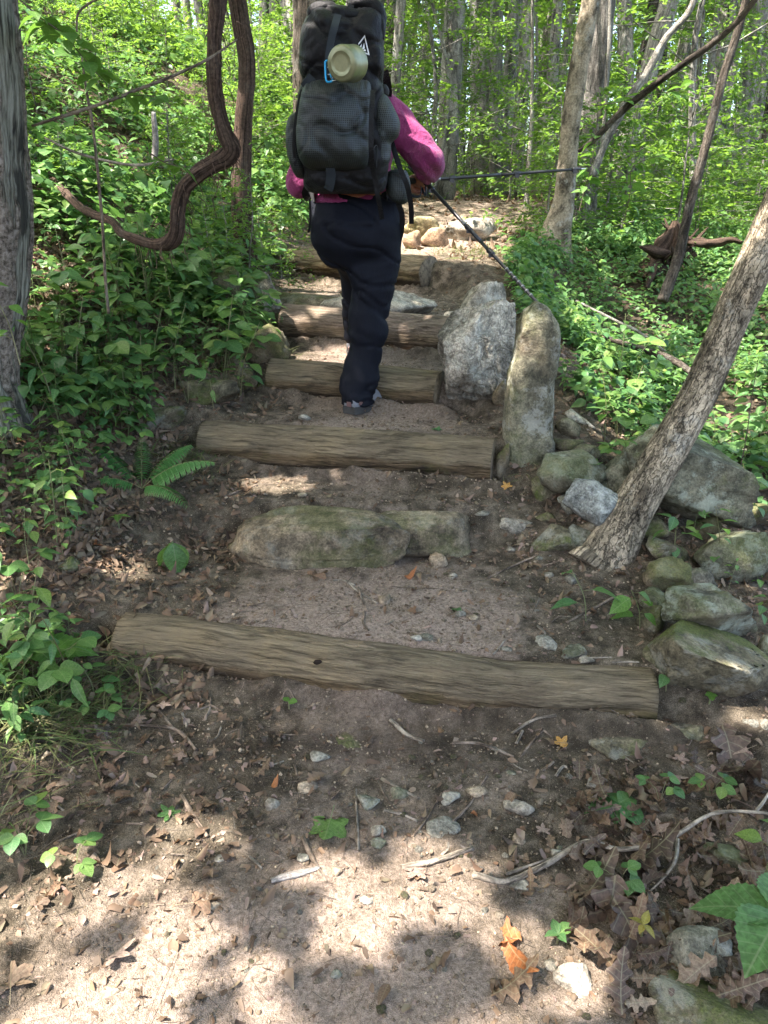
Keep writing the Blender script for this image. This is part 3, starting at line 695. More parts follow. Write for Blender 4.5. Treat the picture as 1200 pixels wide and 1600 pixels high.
place_rock(1040, 1450, 1150, 1545, 'rock', 'grey stone half buried under dark oak leaves', sub=4, dk=.7)
place_rock(1015, 1530, 1235, 1650, 'rock_moss', 'large smooth mossy boulder in the bottom right corner', sub=5, dk=.8, sharp=6, d=1.02, hmul=1.5)
place_rock(866, 1500, 934, 1572, 'rock_pale', 'sunlit pinkish angular stone at the bottom right of the path', sub=4, sharp=14)
place_rock(838, 1572, 884, 1608, 'pebble_tan', 'pale stone below the pinkish angular stone', sub=3)
place_rock(508, 1140, 570, 1175, 'rock_brown', 'flat brownish stone in dark soil below the lowest log', sub=4, hmul=.7)
FILL = [(905, 800, 955, 850), (945, 790, 1000, 838), (985, 800, 1040, 850), (1060, 880, 1110, 930), (1080, 800, 1120, 850), (1000, 920, 1050, 960), (830, 740, 870, 790), (872, 770, 912, 808), (1150, 780, 1200, 830), (1180, 990, 1215, 1040), (1000, 940, 1045, 990), (880, 820, 925, 862), (1165, 1040, 1210, 1090), (1010, 650, 1060, 690), (870, 650, 905, 690), (1150, 700, 1200, 745)]
for k, q in enumerate(FILL): place_rock(*q, ['rock_brown', 'rock_lichen', 'rock_moss', 'rock'][k % 4], 'angular stone filling a gap in the stone pile at the right', sub=3, dk=.9, group='filler stones of the right-hand pile')
PB = [(484, 1176, 518, 1200), (465, 1224, 497, 1246), (414, 1248, 440, 1272), (558, 1238, 594, 1270), (688, 1236, 720, 1262), (726, 1234, 762, 1258), (786, 1246, 834, 1286),
      (790, 1210, 808, 1222), (914, 1216, 942, 1238), (800, 1302, 822, 1322), (860, 1328, 876, 1348), (868, 1325, 880, 1336), (790, 1382, 826, 1402), (772, 1434, 788, 1450),
      (576, 1288, 604, 1312), (578, 1314, 604, 1334), (464, 1334, 484, 1352), (516, 1354, 536, 1372), (848, 1508, 872, 1528), (872, 1014, 916, 1042), (834, 996, 874, 1020),
      (590, 925, 612, 950), (640, 990, 660, 1005), (655, 992, 676, 1010), (710, 955, 728, 970), (728, 962, 748, 975), (850, 892, 866, 906), (882, 895, 902, 920), (740, 825, 764, 838),
      (670, 862, 700, 892), (790, 860, 806, 872), (835, 868, 850, 880), (782, 1022, 800, 1034), (465, 770, 480, 782), (700, 895, 716, 908), (846, 760, 864, 776), (560, 1410, 584, 1424), (160, 1555, 190, 1575), (900, 1052, 926, 1066),
      (515, 1520, 535, 1538), (466, 645, 486, 660), (320, 1405, 345, 1425), (335, 1340, 352, 1352), (610, 1232, 640, 1256), (664, 1286, 720, 1320), (836, 1250, 850, 1262)]
PL = 'pebble lying on the trail'
for k, (x0, y0, x1, y1) in enumerate(PB):
    m = ['pebble', 'pebble_tan', 'rock_pale', 'rock'][k % 4]
    place_rock(x0, y0, x1, y1, m, 'small loose stone bedded in the trodden soil of the trail', name='pebble', cat='pebble', sub=3 if (x1 - x0) > 24 else 2, dk=.85, group='loose pebbles on the trail')
# many smaller pebbles shared meshes
PMESH = [mesh_np('pebble', *rock_mesh(900 + k, (1, .8, .6), 2, 12, 8, .05), MT[['pebble', 'pebble_tan', 'rock_brown'][k % 3]], True) for k in range(9)]
cnt = 0
while cnt < 150:
    px = rng.uniform(230, 1180); py = rng.uniform(760, 1595)
    if rng.random() < .45: px = rng.uniform(620, 900); py = rng.uniform(800, 1350)
    g = G(px, py); 
    if g[1] < 2.25 and 1.85 < g[1] and g[0] < .85: continue
    o = link('pebble', PMESH[cnt % 9], None, g + [0, 0, .001], (rng.uniform(-.3, .3), rng.uniform(-.3, .3), rng.uniform(0, 6.3)), rng.uniform(.010, .026))
    tag(o, 'tiny stone scattered on bare soil of the trail', 'pebble', 'tiny stones scattered on the trail'); cnt += 1
# gravel as stuff
n = 9000
gx = rng.normal(.05, .55, n); gy = rng.uniform(.8, 8.5, n) ** 1.0; gy = np.where(rng.random(n) < .6, rng.uniform(.8, 3.2, n), gy)
ok = (gx > edge_l(gy) - .1) & (gx < edge_r(gy) + .3); gx, gy = gx[ok], gy[ok]
sc = rng.uniform(.0015, .0042, len(gx)) * (1 + .8 * (rng.random(len(gx)) < .06)) * np.interp(gy, [1, 6], [1, 1.6])
gz = H(gx, gy) + sc * .25
V, Fi = rock_mesh(31, (2, 1.6, 1.2), 1, 8, 7, .05)
VV, FF = scatter((V, Fi), np.stack([gx, gy, gz], -1), rot3(rng.uniform(0, 6.3, len(gx)), rng.uniform(-.5, .5, len(gx)), rng.uniform(-.5, .5, len(gx)), sc))
tag(link('gravel', mesh_np('gravel', VV, FF, MT['pebble_tan'])), kind='stuff')
# dirt crumbs / clods
n = 14000
gx = rng.uniform(-1.6, 1.6, n); gy = rng.uniform(.8, 6.5, n)
sc = rng.uniform(.002, .0065, n) * (1 + (rng.random(n) < .05)); gz = H(gx, gy) + .001
VV, FF = scatter((V, Fi), np.stack([gx, gy, gz], -1), rot3(rng.uniform(0, 6.3, n), rng.uniform(-.5, .5, n), rng.uniform(-.5, .5, n), sc))
tag(link('dirt', mesh_np('dirt', VV, FF, mk_plain('dirt_crumb', (.12, .09, .062), .95, .1))), kind='stuff')
# ================================================================== leaf templates
def leaf_geo(ts, ws, fold=.25, droop=.25, cup=0.0, wav=0.0, seed=0, tw=0.0):
    """leaf along +x, unit length; rows left/mid/right"""
    ts, ws = np.asarray(ts, float), np.asarray(ws, float); n = len(ts)
    rg = np.random.default_rng(seed)
    V = []
    for i in range(n):
        z0 = -droop * ts[i] ** 2
        for sgn in (-1, 0, 1):
            y = sgn * ws[i]; z = z0 + abs(y) * fold * (1 - cup * ts[i]) + (wav * rg.uniform(-1, 1) if sgn else 0) + tw * y * ts[i]
            V.append([ts[i] * (1 - .12 * droop), y, z])
    V = np.array(V); F = []
    for i in range(n - 1):
        a = i * 3; F += [[a, a + 3, a + 4, a + 1], [a + 1, a + 4, a + 5, a + 2]]
    return V, np.array(F)
def ovate(n, wmax, pk=.38, tip=1.0): 
    t = np.linspace(0, 1, n); w = wmax * np.where(t < pk, np.sin(t / pk * math.pi / 2) ** .8, np.cos((t - pk) / (1 - pk) * math.pi / 2) ** tip); w[0] = .012; w[-1] = .004; return t, w
L_OV = [leaf_geo(*ovate(7, .27, .38, 1.1), .3, .22), leaf_geo(*ovate(7, .33, .36, 1.0), .22, .35, wav=.012), leaf_geo(*ovate(7, .30, .42, 1.2), .4, .12, tw=.2)]
L_RD = leaf_geo(*ovate(7, .40, .42, .8), .15, .2)
L_LN = leaf_geo(*ovate(7, .17, .35, 1.2), .3, .4)
L_SM = leaf_geo(*ovate(4, .28, .4, 1.0), .3, .2)
L_BIG = leaf_geo(*ovate(13, .33, .38, 1.1), .2, .35, wav=.015)
ts = np.linspace(0, 1, 25); wsr = ovate(25, .34, .36, 1.05)[1] * (1 + .10 * (np.arange(25) % 2)); L_SER = leaf_geo(ts, wsr, .2, .3)
def lobed(seed, n=19, wm=.36, depth=.6, nl=3.5, fold=.2, droop=.2, wav=.05):
    rg = np.random.default_rng(seed); t = np.linspace(0, 1, n)
    env = ovate(n, wm, .5, .7)[1]; w = env * (1 - depth * (.5 + .5 * np.cos(t * nl * 2 * math.pi + .4)) * np.sin(math.pi * np.clip(t * 1.1, 0, 1)) ** .3); w[0] = .01; w[-1] = .02
    return leaf_geo(t, w, fold, droop, 0, wav, seed, rg.uniform(-.5, .5))
D_OAK = [lobed(1, wav=.07, droop=.6, fold=.5), lobed(2, depth=.7, wav=.10, droop=-.6, fold=-.5), lobed(3, depth=.5, nl=4, wav=.08, droop=.8, fold=.7)]
D_OV = [leaf_geo(*ovate(7, .24), .9, .9, 0, .05, 4), leaf_geo(*ovate(7, .27), -.9, -.7, 0, .06, 5, .9), leaf_geo(*ovate(7, .18), 1.5, 1.3, 0, .04, 6, -.9), leaf_geo(*ovate(7, .26), .5, .4, 0, .07, 7, .8)]
D_BIT = [leaf_geo([0, .5, 1], [.1, .35, .05], .4, .4, 0, .1, 8), leaf_geo([0, .4, 1], [.3, .25, .2], -.5, .5, 0, .1, 9), leaf_geo([0, .6, 1], [.05, .2, .15], .2, -.3, 0, .1, 10)]
def star_leaf(npt=5, depth=.45, curl=.1, seed=0, squ=1.0):
    """maple / tulip outline with rings, petiole at origin, tip along +x"""
    rg = np.random.default_rng(seed); A = np.linspace(-2.5, 2.5, npt * 4 + 1)
    r = []
    for i, a in enumerate(A):
        k = abs(((i / 4.0) % 1) - .5) * 2   # 1 at valleys
        base = .62 * (1 - .25 * abs(a) / 2.5); r.append(base * (1 - depth * k ** 1.2) * rg.uniform(.95, 1.05))
    V = [[.0, 0, 0]]; 
    for fr in (.5, 1.0):
        for a, q in zip(A, r): 
            x, y = .15 + q * fr * math.cos(a), q * fr * math.sin(a) * squ; V.append([x + .15, y, curl * (x * x + y * y) * math.sin(3 * a + seed) * 1.2 - .1 * abs(y)])
    n = len(A); F = []; V[0] = [.12, 0, 0]
    Q = []; 
    for i in range(n - 1): Q.append([1 + i, 1 + n + i, 1 + n + i + 1, 1 + i + 1]); F.append([0, 1 + i, 1 + i + 1])
    st = len(V); V += [[-.35, -.008, .0], [-.35, .008, .0], [.14, .008, 0], [.14, -.008, 0]]; Q.append([st, st + 3, st + 2, st + 1])
    return np.array(V, float), [np.array(F), np.array(Q)]
S_MAPLE = star_leaf(5, .5, .08, 1); S_TULIP = star_leaf(5, .32, .12, 2); S_DRY = star_leaf(5, .5, .5, 3)
CL_V = np.array([[0, 0, 0], [.45, -.3, .06], [1, 0, -.08], [.45, .3, .06]]); CL_F = np.array([[0, 1, 2, 3]])   # far leaf, one folded quad
CL3 = np.concatenate([CL_V]); 

def branch_pts(p0, d, L, n, rg, wig=.15, lift=.0):
    pts = [np.array(p0, float)]; d = np.array(d, float); d /= np.linalg.norm(d)
    for i in range(n):
        d = d + rg.normal(0, wig, 3) + np.array([0, 0, lift]); d /= np.linalg.norm(d); pts.append(pts[-1] + d * L / n)
    return np.array(pts)
def spray_leaves(rg, base, direc, L, nleaf, size, flat=.35, T=None):
    """leaves on both sides of a flat twig spray"""
    t = rg.uniform(.1, 1, nleaf); yaw = math.atan2(direc[1], direc[0]); side = rg.choice([-1, 1], nleaf)
    pit = math.asin(np.clip(direc[2] / np.linalg.norm(direc), -1, 1))
    off = rg.uniform(0, .35 * L, nleaf) * side * (1 - .5 * t)
    px = np.array([math.cos(yaw) * math.cos(pit), math.sin(yaw) * math.cos(pit), math.sin(pit)]); py = np.array([-math.sin(yaw), math.cos(yaw), 0])
    pos = base + px * (t * L)[:, None] + py * off[:, None] + np.array([0, 0, 1.0]) * (rg.normal(0, .07 * L, nleaf) - .12 * L * t ** 2)[:, None]
    M = rot3(yaw + side * rg.uniform(.3, 1.3, nleaf), rg.normal(-.15, flat, nleaf), rg.normal(0, flat, nleaf), size * rg.uniform(.6, 1.25, nleaf))
    return pos, M
def make_tree(seed, h, r, crown0=.25, nb=26, bl=1.3, lsize=.085, npb=60, lean=.0, T=(CL_V, CL_F), sides=8, upl=.15, nsub=3):
    """returns wood (V,[F]), uv, leaves (V,F)"""
    rg = np.random.default_rng(seed)
    top = np.array([rg.normal(0, .05) * h + lean * h, rg.normal(0, .04) * h, h])
    pts = [np.zeros(3), top * .33 + rg.normal(0, .02 * h, 3) * [1, 1, 0], top * .66 + rg.normal(0, .025 * h, 3) * [1, 1, 0], top]
    pts[0][2] = -.15
    V, Fs, uv = tube(pts, [r * 1.25, r * .85, r * .6, r * .2], sides, 14, True, lambda a, s, rr: .1 * vn(np.cos(a) * 1.5 + seed, np.sin(a) * 1.5, s * 1.2))
    wood = [(V, Fs)]; uvs = [uv]; C = catmull(pts, 60); LP, LM = [], []
    for b in range(nb):
        t = crown0 + (1 - crown0) * ((b + rg.random()) / nb); p0 = C[min(59, int(t * 59))]
        az = b * 2.4 + rg.uniform(-.5, .5); ll = bl * (1.15 - .75 * t) * rg.uniform(.6, 1.2)
        d = np.array([math.cos(az), math.sin(az), upl + rg.uniform(-.15, .3)])
        bp = branch_pts(p0, d, ll, 4, rg, .14, -.02)
        V, Fs, uv = tube(bp, [max(.004, r * .28 * (1.1 - t)), .003], 4, 5, False); wood.append((V, Fs)); uvs.append(uv)
        for k in range(nsub):
            q = bp[rg.integers(1, 5)]; dd = (bp[-1] - bp[0]); dd = dd / np.linalg.norm(dd) + rg.normal(0, .5, 3) * [1, 1, .35]
            pos, M = spray_leaves(rg, q, dd, ll * rg.uniform(.35, .7), npb // nsub, lsize); LP.append(pos); LM.append(M)
    wv, wf = cat_arrays(wood)
    lv, lf = scatter(T, np.concatenate(LP), np.concatenate(LM)) if npb else (np.zeros((0, 3)), np.zeros((0, 4), int))
    return (wv, wf, np.concatenate(uvs)), (lv, lf)

# ================================================================== dappled shade: which bits of the place the sun reaches
def uv_of(p): p = np.asarray(p); return np.stack([p[..., 0] - p[..., 2] * SUN[0] / SUN[2], p[..., 1] - p[..., 2] * SUN[1] / SUN[2]], -1)
def poly_uv(pp, d=None): return np.array([uv_of(P(x, y, d) if d else G(x, y)) for x, y in pp])
LIT = [poly_uv(p, d) for p, d in [
 ([(-40, 1640), (-40, 1440), (60, 1400), (150, 1370), (240, 1335), (285, 1285), (330, 1285), (370, 1300), (400, 1340), (440, 1370), (520, 1345), (600, 1370), (640, 1350), (700, 1380), (760, 1410), (815, 1430), (800, 1480), (810, 1530), (830, 1640)], None),
 ([(90, 1395), (105, 1320), (160, 1325), (190, 1370), (150, 1405)], None), ([(640, 1345), (660, 1325), (780, 1340), (790, 1365), (700, 1370)], None),
 ([(845, 1500), (900, 1480), (955, 1560), (900, 1600), (850, 1570)], None), ([(40, 1130), (90, 1140), (80, 1190), (45, 1180)], None),
 ([(395, 668), (450, 662), (535, 670), (590, 690), (520, 700), (420, 698)], 3.38), ([(380, 738), (420, 728), (490, 745), (450, 768), (385, 762)], None), ([(575, 652), (680, 650), (690, 664), (590, 664)], 3.5),
 ([(595, 500), (718, 515), (722, 548), (640, 550), (585, 528)], 4.35), ([(445, 478), (530, 488), (530, 528), (450, 512)], 4.6),
 ([(450, 552), (545, 548), (540, 568), (462, 576)], None), ([(585, 575), (690, 562), (690, 582), (600, 592)], None), ([(500, 450), (680, 470), (690, 497), (610, 497)], 5.0),
 ([(440, 435), (530, 440), (520, 462), (450, 456)], None), ([(555, 378), (640, 340), (790, 330), (800, 425), (700, 408), (560, 398)], None), ([(598, 400), (674, 404), (672, 424), (598, 420)], 6.3), ([(455, 385), (540, 392), (530, 410), (455, 405)], 6.6),
 ([(705, 610), (720, 500), (758, 468), (800, 495), (802, 560), (765, 612)], 3.95), ([(722, 442), (795, 442), (782, 470), (728, 478)], 4.7),
 ([(822, 600), (852, 572), (868, 560), (868, 640), (832, 682), (815, 650)], 3.27), ([(868, 600), (935, 650), (925, 692), (880, 640)], 3.95),
 ([(900, 520), (1010, 540), (1000, 590), (930, 590)], None), ([(945, 640), (1080, 610), (1050, 720), (950, 705)], None), ([(1000, 620), (1200, 560), (1200, 700), (1100, 760)], None),
 ([(-20, 960), (150, 990), (150, 1050), (-20, 1045)], 2.15), ([(-20, 600), (60, 635), (-20, 680)], None), ([(-20, 860), (60, 880), (40, 930), (-20, 920)], None),
 ([(80, 70), (150, 60), (215, 140), (200, 180), (110, 170)], None), ([(330, 300), (440, 250), (460, 400), (400, 380)], None), ([(250, 240), (330, 200), (350, 260), (290, 300)], None),
 ([(1105, 440), (1210, 370), (1210, 570), (1130, 600)], 3.1), ([(1050, 560), (1090, 560), (1060, 640), (1030, 640)], 2.95), ([(605, 150), (640, 165), (700, 225), (692, 262), (660, 240), (610, 190)], 3.85), ([(560, 625), (590, 622), (592, 652), (560, 652)], 3.68),
 ([(520, 70), (590, 70), (590, 110), (540, 120)], 3.4), ([(1095, 850), (1170, 830), (1180, 900), (1120, 905)], 2.75), ([(1140, 905), (1190, 920), (1190, 990)], 2.4), ([(1130, 1120), (1200, 1100), (1200, 1160)], None)]]
SHADE = [poly_uv(p) for p in [
 [(300, 1385), (320, 1330), (385, 1325), (440, 1375), (480, 1385), (490, 1425), (450, 1470), (410, 1485), (370, 1450), (350, 1400)],
 [(300, 1500), (345, 1485), (390, 1530), (360, 1600), (300, 1600)], [(450, 1510), (510, 1500), (580, 1520), (640, 1480), (700, 1470), (780, 1495), (770, 1560), (700, 1575), (600, 1590), (480, 1600), (440, 1560)],
 [(120, 1480), (150, 1450), (215, 1470), (190, 1510), (140, 1530)], [(20, 1500), (70, 1480), (60, 1560), (0, 1560)]]]
def inpoly(pt, poly):
    x, y = pt[:, 0], pt[:, 1]; c = np.zeros(len(pt), bool); n = len(poly)
    for i in range(n):
        x0, y0 = poly[i]; x1, y1 = poly[i - 1]
        cond = ((y0 > y) != (y1 > y)) & (x < (x1 - x0) * (y - y0) / (y1 - y0 + 1e-12) + x0); c ^= cond
    return c
def lit_mask(q):
    j = q + np.stack([.035 * vn(q[:, 0] * 11, q[:, 1] * 11, 1), .035 * vn(q[:, 0] * 11, q[:, 1] * 11, 7)], -1)
    c = np.zeros(len(q), bool)
    for dx, dy in ((0, 0), (.045, 0), (-.045, 0), (0, .045), (0, -.045)):
        for p in LIT: c |= inpoly(j + [dx, dy], p)
    for p in SHADE: c &= ~inpoly(j, p)
    hill = q[:, 0] < -1.6 + .15 * q[:, 1]
    nz = fbm(q[:, 0] * 1.5, q[:, 1] * 1.5, 3, 3)
    c |= (fbm(q[:, 0] * 2.6, q[:, 1] * 2.6, 8, 2) > .24) & (q[:, 0] < -.75) & (q[:, 1] > 2.5)
    c |= (nz > .04) & (hill | (q[:, 0] > 2.2))
    c |= (nz > .05) & (q[:, 1] > 7.5)
    return c
def shade_canopy_leaves(n, lo, hi, size, zlo, zhi, seed, wide=0):
    rg = np.random.default_rng(seed)
    q = rg.uniform(lo, hi, (n, 2)); sz = size * rg.uniform(.7, 1.3, n)
    keep = ~lit_mask(q)  # canopy shaped for the light: no leaves above the wanted sun patches
    for dx, dy in ((wide, 0), (-wide, 0), (0, wide), (0, -wide)) if wide else (): keep &= ~lit_mask(q + [dx, dy])
    q, sz = q[keep], sz[keep]; z = rg.uniform(zlo, zhi, len(q)); z = np.maximum(z, 2.0 + rg.uniform(0, 1, len(q)) + H(q[:, 0] + 4 * SUN[0], q[:, 1] + 4 * SUN[1], False))
    th_ = (q[:, 0] > -1.25) | (rg.random(len(q)) < .38); q, sz, z = q[th_], sz[th_], z[th_]
    p = np.stack([q[:, 0] + z * SUN[0] / SUN[2], q[:, 1] + z * SUN[1] / SUN[2], z], -1)
    M = rot3(rg.uniform(0, 6.3, len(q)), rg.normal(0, .35, len(q)), rg.normal(0, .35, len(q)), sz)
    p = p - M[:, :, 0] * .5
    return p, M

# ================================================================== named trees
CROWNS = {}
def tree_root(name, loc, label, cat='tree', group=None):
    t = empty(name, loc); return tag(t, label, cat, group)
def trunk_at(t, mat, pts, rad, sides=24, n=60, name='trunk', disp=None, sq=1.0):
    loc = np.array(t.location)
    V, Fs, uv = tube(np.array(pts) - loc, rad, sides, n, True, disp, sq)
    return link(name, mesh_np(name, V, Fs, MT[mat], True, uv), t)
def barkd(seed, k=1.0, ridge=9, el=1.4):
    return lambda a, s, r: k * (.07 * vn(np.cos(a) * 1.3 + seed, np.sin(a) * 1.3, s * 2.2) + .035 * fbm(np.cos(a) * ridge + seed, np.sin(a) * ridge, s * el * 4, 3) + .02 * vn(np.cos(a) * ridge * 3, np.sin(a) * ridge * 3, s * 24))
# leaning tree right
b = P(932, 905, 2.72); b[2] = float(H(b[0], b[1])) - .08
pl = [b, P(945, 880, 2.74), P(985, 800, 2.80), P(1050, 690, 2.86), P(1098, 600, 2.92), P(1140, 500, 2.98), P(1172, 430, 3.0), P(1215, 330, 3.05), P(1290, 150, 3.1), P(1400, -200, 3.2)]
rl = [.122, .104, .081, .072, .068, .065, .064, .063, .061, .055]
T_LEAN = tree_root('leaning_tree', b, 'tree with fissured brown bark leaning right out of the stone pile')
top = pl[-1]; pl += [top + np.array([1.0, .2, 2.4]), top + np.array([1.4, .5, 5.5])]; rl += [.075, .05]
def leand(a, s, r):
    d = barkd(3)(a, s, r); vo = np.abs(vn(np.cos(a) * 7 + 3 * np.sin(a * 2), np.sin(a) * 7, s * 8)); d = d - .03 * np.exp(-(vo / .08) ** 2)
    d = d + .08 * np.exp(-((s - .78) / .05) ** 2) * np.exp(-((np.cos(a - 1.2) - 1) / .3) ** 2)
    d = d + .18 * np.exp(-(s / .12)) * (.5 + .5 * np.cos(a * 3 + 1)) ; return d
trunk_at(T_LEAN, 'bark_lean', pl, rl, 72, 330, disp=leand)
# left snag trunk
b = np.array([-1.575, 3.0, 0]); b[2] = float(H(b[0], b[1])) - .1
T_SNAG = tree_root('weathered_tree', b, 'weathered grey trunk with peeling bark and charred streaks at the left edge')
ps = [b + [0.02, 0, 0], b + [.0, 0, .25], P(-16, 400, 3.0), P(-21, 250, 2.98), P(-27, 100, 2.97), P(-34, 0, 2.95), np.array([-1.24, 2.95, 2.7]), np.array([-1.14, 2.95, 3.6]), np.array([-1.0, 3.0, 5.0]), np.array([-.8, 3.0, 7.0])]
trunk_at(T_SNAG, 'snag', ps, [.143, .136, .133, .13, .127, .122, .118, .11, .09, .06], 64, 240, disp=lambda a, s, r: barkd(8, 1.3, 6, .5)(a, s, r) + .07 * sst(.0, .15, vn(a * 1.3, s * 1.4, 5)))
# near-middle tree (smooth blotched)
b = P(862, 388, 7.0); b[2] = float(H(b[0], b[1])) - .1
T_MID = tree_root('slender_tree', b, 'slender blotchy-barked tree with flared base standing behind the upper pole')
pm = [b, P(868, 368, 7.0), P(880, 320, 7.0), P(886, 260, 7.0), P(893, 180, 7.0), P(905, 100, 7.0), P(918, 30, 7.0), P(926, -20, 7.0), P(945, -200, 7.0), np.array([2.6, 7.2, 6.5]), np.array([2.8, 7.4, 9.0])]
trunk_at(T_MID, 'bark_smooth', pm, [.18, .13, .090, .080, .076, .073, .071, .070, .068, .06, .04], 32, 160, disp=lambda a, s, r: barkd(5, .8)(a, s, r) + .25 * np.exp(-s / .25) * np.cos(a * 3 + .7))
link('side_root', mesh_np('side_root', *tube(np.array([b + [0, 0, .22], b + [-.12, -.05, .12], b + [-.30, -.12, .03], b + [-.45, -.2, -.06]]) - b, [.08, .06, .05, .03], 10, 14)[:2], MT['bark_smooth']), T_MID)
# furrowed grey tree behind it
b = P(912, 290, 8.6); b[2] = float(H(b[0], b[1])) - .1
T_GREY = tree_root('furrowed_tree', b, 'grey straight-furrowed trunk half hidden behind the slender blotchy tree')
trunk_at(T_GREY, 'bark_grey', [b, P(915, 270, 8.6), P(925, 180, 8.6), P(935, 100, 8.6), P(943, 0, 8.6), P(965, -200, 8.6), np.array([3.2, 8.8, 8.5])], [.17, .135, .125, .12, .115, .11, .08], 40, 120, disp=barkd(6, 1.1, 12, .5))
tube_obj('climbing_vine', MT['bark_far'], np.array([P(938, 255, 8.4), P(945, 180, 8.4), P(948, 120, 8.38), P(952, 60, 8.4), P(953, -40, 8.4)]) - b, .018, T_GREY, 6, 20)
# hanging vine (big bent) 
vp = [P(346, -60, 3.55), P(342, 0, 3.5), P(336, 60, 3.5), P(335, 120, 3.5), P(341, 170, 3.5), P(350, 208, 3.5), P(360, 232, 3.5), P(352, 246, 3.5), P(330, 258, 3.5), P(305, 275, 3.5), P(286, 298, 3.5), P(279, 330, 3.5), P(277, 362, 3.5), P(266, 379, 3.52), P(245, 381, 3.55), P(215, 375, 3.6), P(190, 363, 3.7), P(174, 345, 3.8)]
vr = [.033, .031, .030, .029, .029, .030, .038, .037, .032, .029, .029, .030, .030, .033, .021, .020, .019, .018]
V1 = tree_root('hanging_vine', P(275, 378, 3.5), 'thick shaggy brown vine hanging in a sharp zigzag bend in front of the left bank', 'vine')
trunk_at(V1, 'vine', [vp[0] + [.05, .1, 1.6], vp[0] + [.02, .05, .8]] + vp + [P(150, 336, 3.95), P(128, 326, 4.1), P(108, 308, 4.25), P(92, 290, 4.5), P(80, 280, 4.8)], [.045, .04] + vr + [.020, .020, .020, .018, .018], 28, 420, 'stem', lambda a, s, r: .26 * vn(np.cos(a) * 1.2, np.sin(a) * 1.2, s * 9) + .22 * fbm(np.cos(a + s * 2) * 5, np.sin(a + s * 2) * 5, s * 3, 3))
sh = []
for k in range(170):
    i = rng.integers(0, 15); t = rng.random(); c = vp[i] * (1 - t) + vp[i + 1] * t; o = rng.normal(0, .03, 3)
    sh.append(tube([c + o, c + o * 1.3 + [rng.normal(0, .01), 0, -.03], c + o * 1.35 + [rng.normal(0, .012), 0, -.03 - rng.uniform(.01, .05)]], [.003, .0008], 3, 4, False)[:2])
V_, F_ = cat_arrays(sh); link('bark_shred', mesh_np('bark_shred', V_ - np.array(V1.location), F_, MT['vine']), V1)['kind'] = 'stuff'
V2 = tree_root('straight_vine', P(384, 190, 5.6), 'second dark woody stem dropping behind the zigzag vine', 'vine')
trunk_at(V2, 'vine', [P(352, -220, 5.6), P(364, -60, 5.6), P(371, 0, 5.6), P(377, 40, 5.6), P(384, 80, 5.6), P(386, 120, 5.6), P(383, 160, 5.6), P(380, 210, 5.65), P(378, 330, 5.7), P(378, 330, 5.7) + [.02, .05, -.5]], [.055, .055, .056, .056, .054, .054, .055, .06, .07, .08], 20, 150, 'stem', barkd(12, 1.3, 7, .8))
# slanting bare branches on the right and left
def stick(name, label, pts, rad, mat='twig', cat='branch', sides=7, n=None, group=None, d=None):
    pts = [P(*p) if len(p) == 3 else np.append(p[:3], 0) for p in pts]
    c = np.mean(pts, axis=0); V, Fs, uv = tube(np.array(pts) - c, rad, sides, n or len(pts) * 8, True, lambda a, s, r: .12 * vn(np.cos(a) + s * 14, np.sin(a), s * 20))
    return tag(link(name, mesh_np(name, V, Fs, MT[mat], True, uv), None, c), label, cat, group)
stick('bare_branch', 'long dark bare branch curving up to the right corner in front of the woods', [(905, 236, 5.2), (930, 216, 5.1), (965, 180, 5.0), (1000, 150, 4.9), (1060, 105, 4.7), (1110, 70, 4.6), (1150, 35, 4.5), (1185, -10, 4.4), (1230, -90, 4.3)], [.012, .018, .02, .02, .018, .017, .016, .015, .014], 'bark_dark', n=90)
stick('bare_branch', 'grey-brown branch rising steeply right of the furrowed trunk', [(925, 275, 6.5), (950, 215, 6.5), (985, 150, 6.5), (1010, 115, 6.5), (1040, 60, 6.5), (1075, 20, 6.5), (1100, -40, 6.5)], [.03, .03, .032, .03, .026, .024, .02], 'bark_far', n=60)
stick('thin_trunk', 'thin dark leaning sapling trunk crossing down into the right undergrowth', [(1180, -60, 6.2), (1155, 40, 6.2), (1130, 120, 6.2), (1105, 220, 6.2), (1080, 310, 6.2), (1060, 400, 6.1), (1035, 470, 6.0)], [.026, .028, .03, .034, .036, .04, .045], 'bark_dark', 'sapling', n=60)
stick('fallen_branch', 'pale thin branch slanting across the left bank in front of the vine', [(50, 197, 3.1), (110, 178, 3.1), (170, 158, 3.1), (215, 140, 3.15), (262, 122, 3.2), (322, 94, 3.3), (370, 62, 3.5)], [.005, .006, .006, .006, .0055, .005, .003], 'twig', n=50)
stick('fallen_branch', 'curved thin branch low on the left bank below the slanting one', [(70, 215, 3.4), (110, 235, 3.4), (160, 250, 3.4), (215, 258, 3.4), (272, 249, 3.4)], [.004, .005, .006, .006, .004], 'twig_pale', n=40)
stick('dead_sapling', 'pale leafless upright stem left of the zigzag vine', [(170, 490, 3.3), (165, 440, 3.3), (160, 350, 3.3), (152, 260, 3.3), (144, 190, 3.3), (135, 140, 3.3), (128, 90, 3.3)], [.006, .006, .006, .006, .0055, .005, .003], 'twig', 'stem', n=50)
stick('dead_sapling', 'short broken stem standing in the greenery between branch and vine', [(242, 250, 3.9), (243, 215, 3.9), (240, 175, 3.9)], [.014, .014, .011], 'drift', 'stem', n=20)
stick('fallen_branch', 'fine twig arching over the hillside at the upper left', [(120, 50, 3.4), (122, 22, 3.4), (140, 5, 3.4), (170, -8, 3.4)], [.004, .004, .004, .003], 'twig', n=24)
stick('fallen_branch', 'crooked branch lying on the slope right of the upright stone', [(870, 500, 5.2), (905, 515, 5.1), (960, 532, 4.9), (1010, 548, 4.8), (1050, 562, 4.6), (1090, 588, 4.4)], [.012, .014, .016, .02, .022, .02], 'bark_dark', n=60)
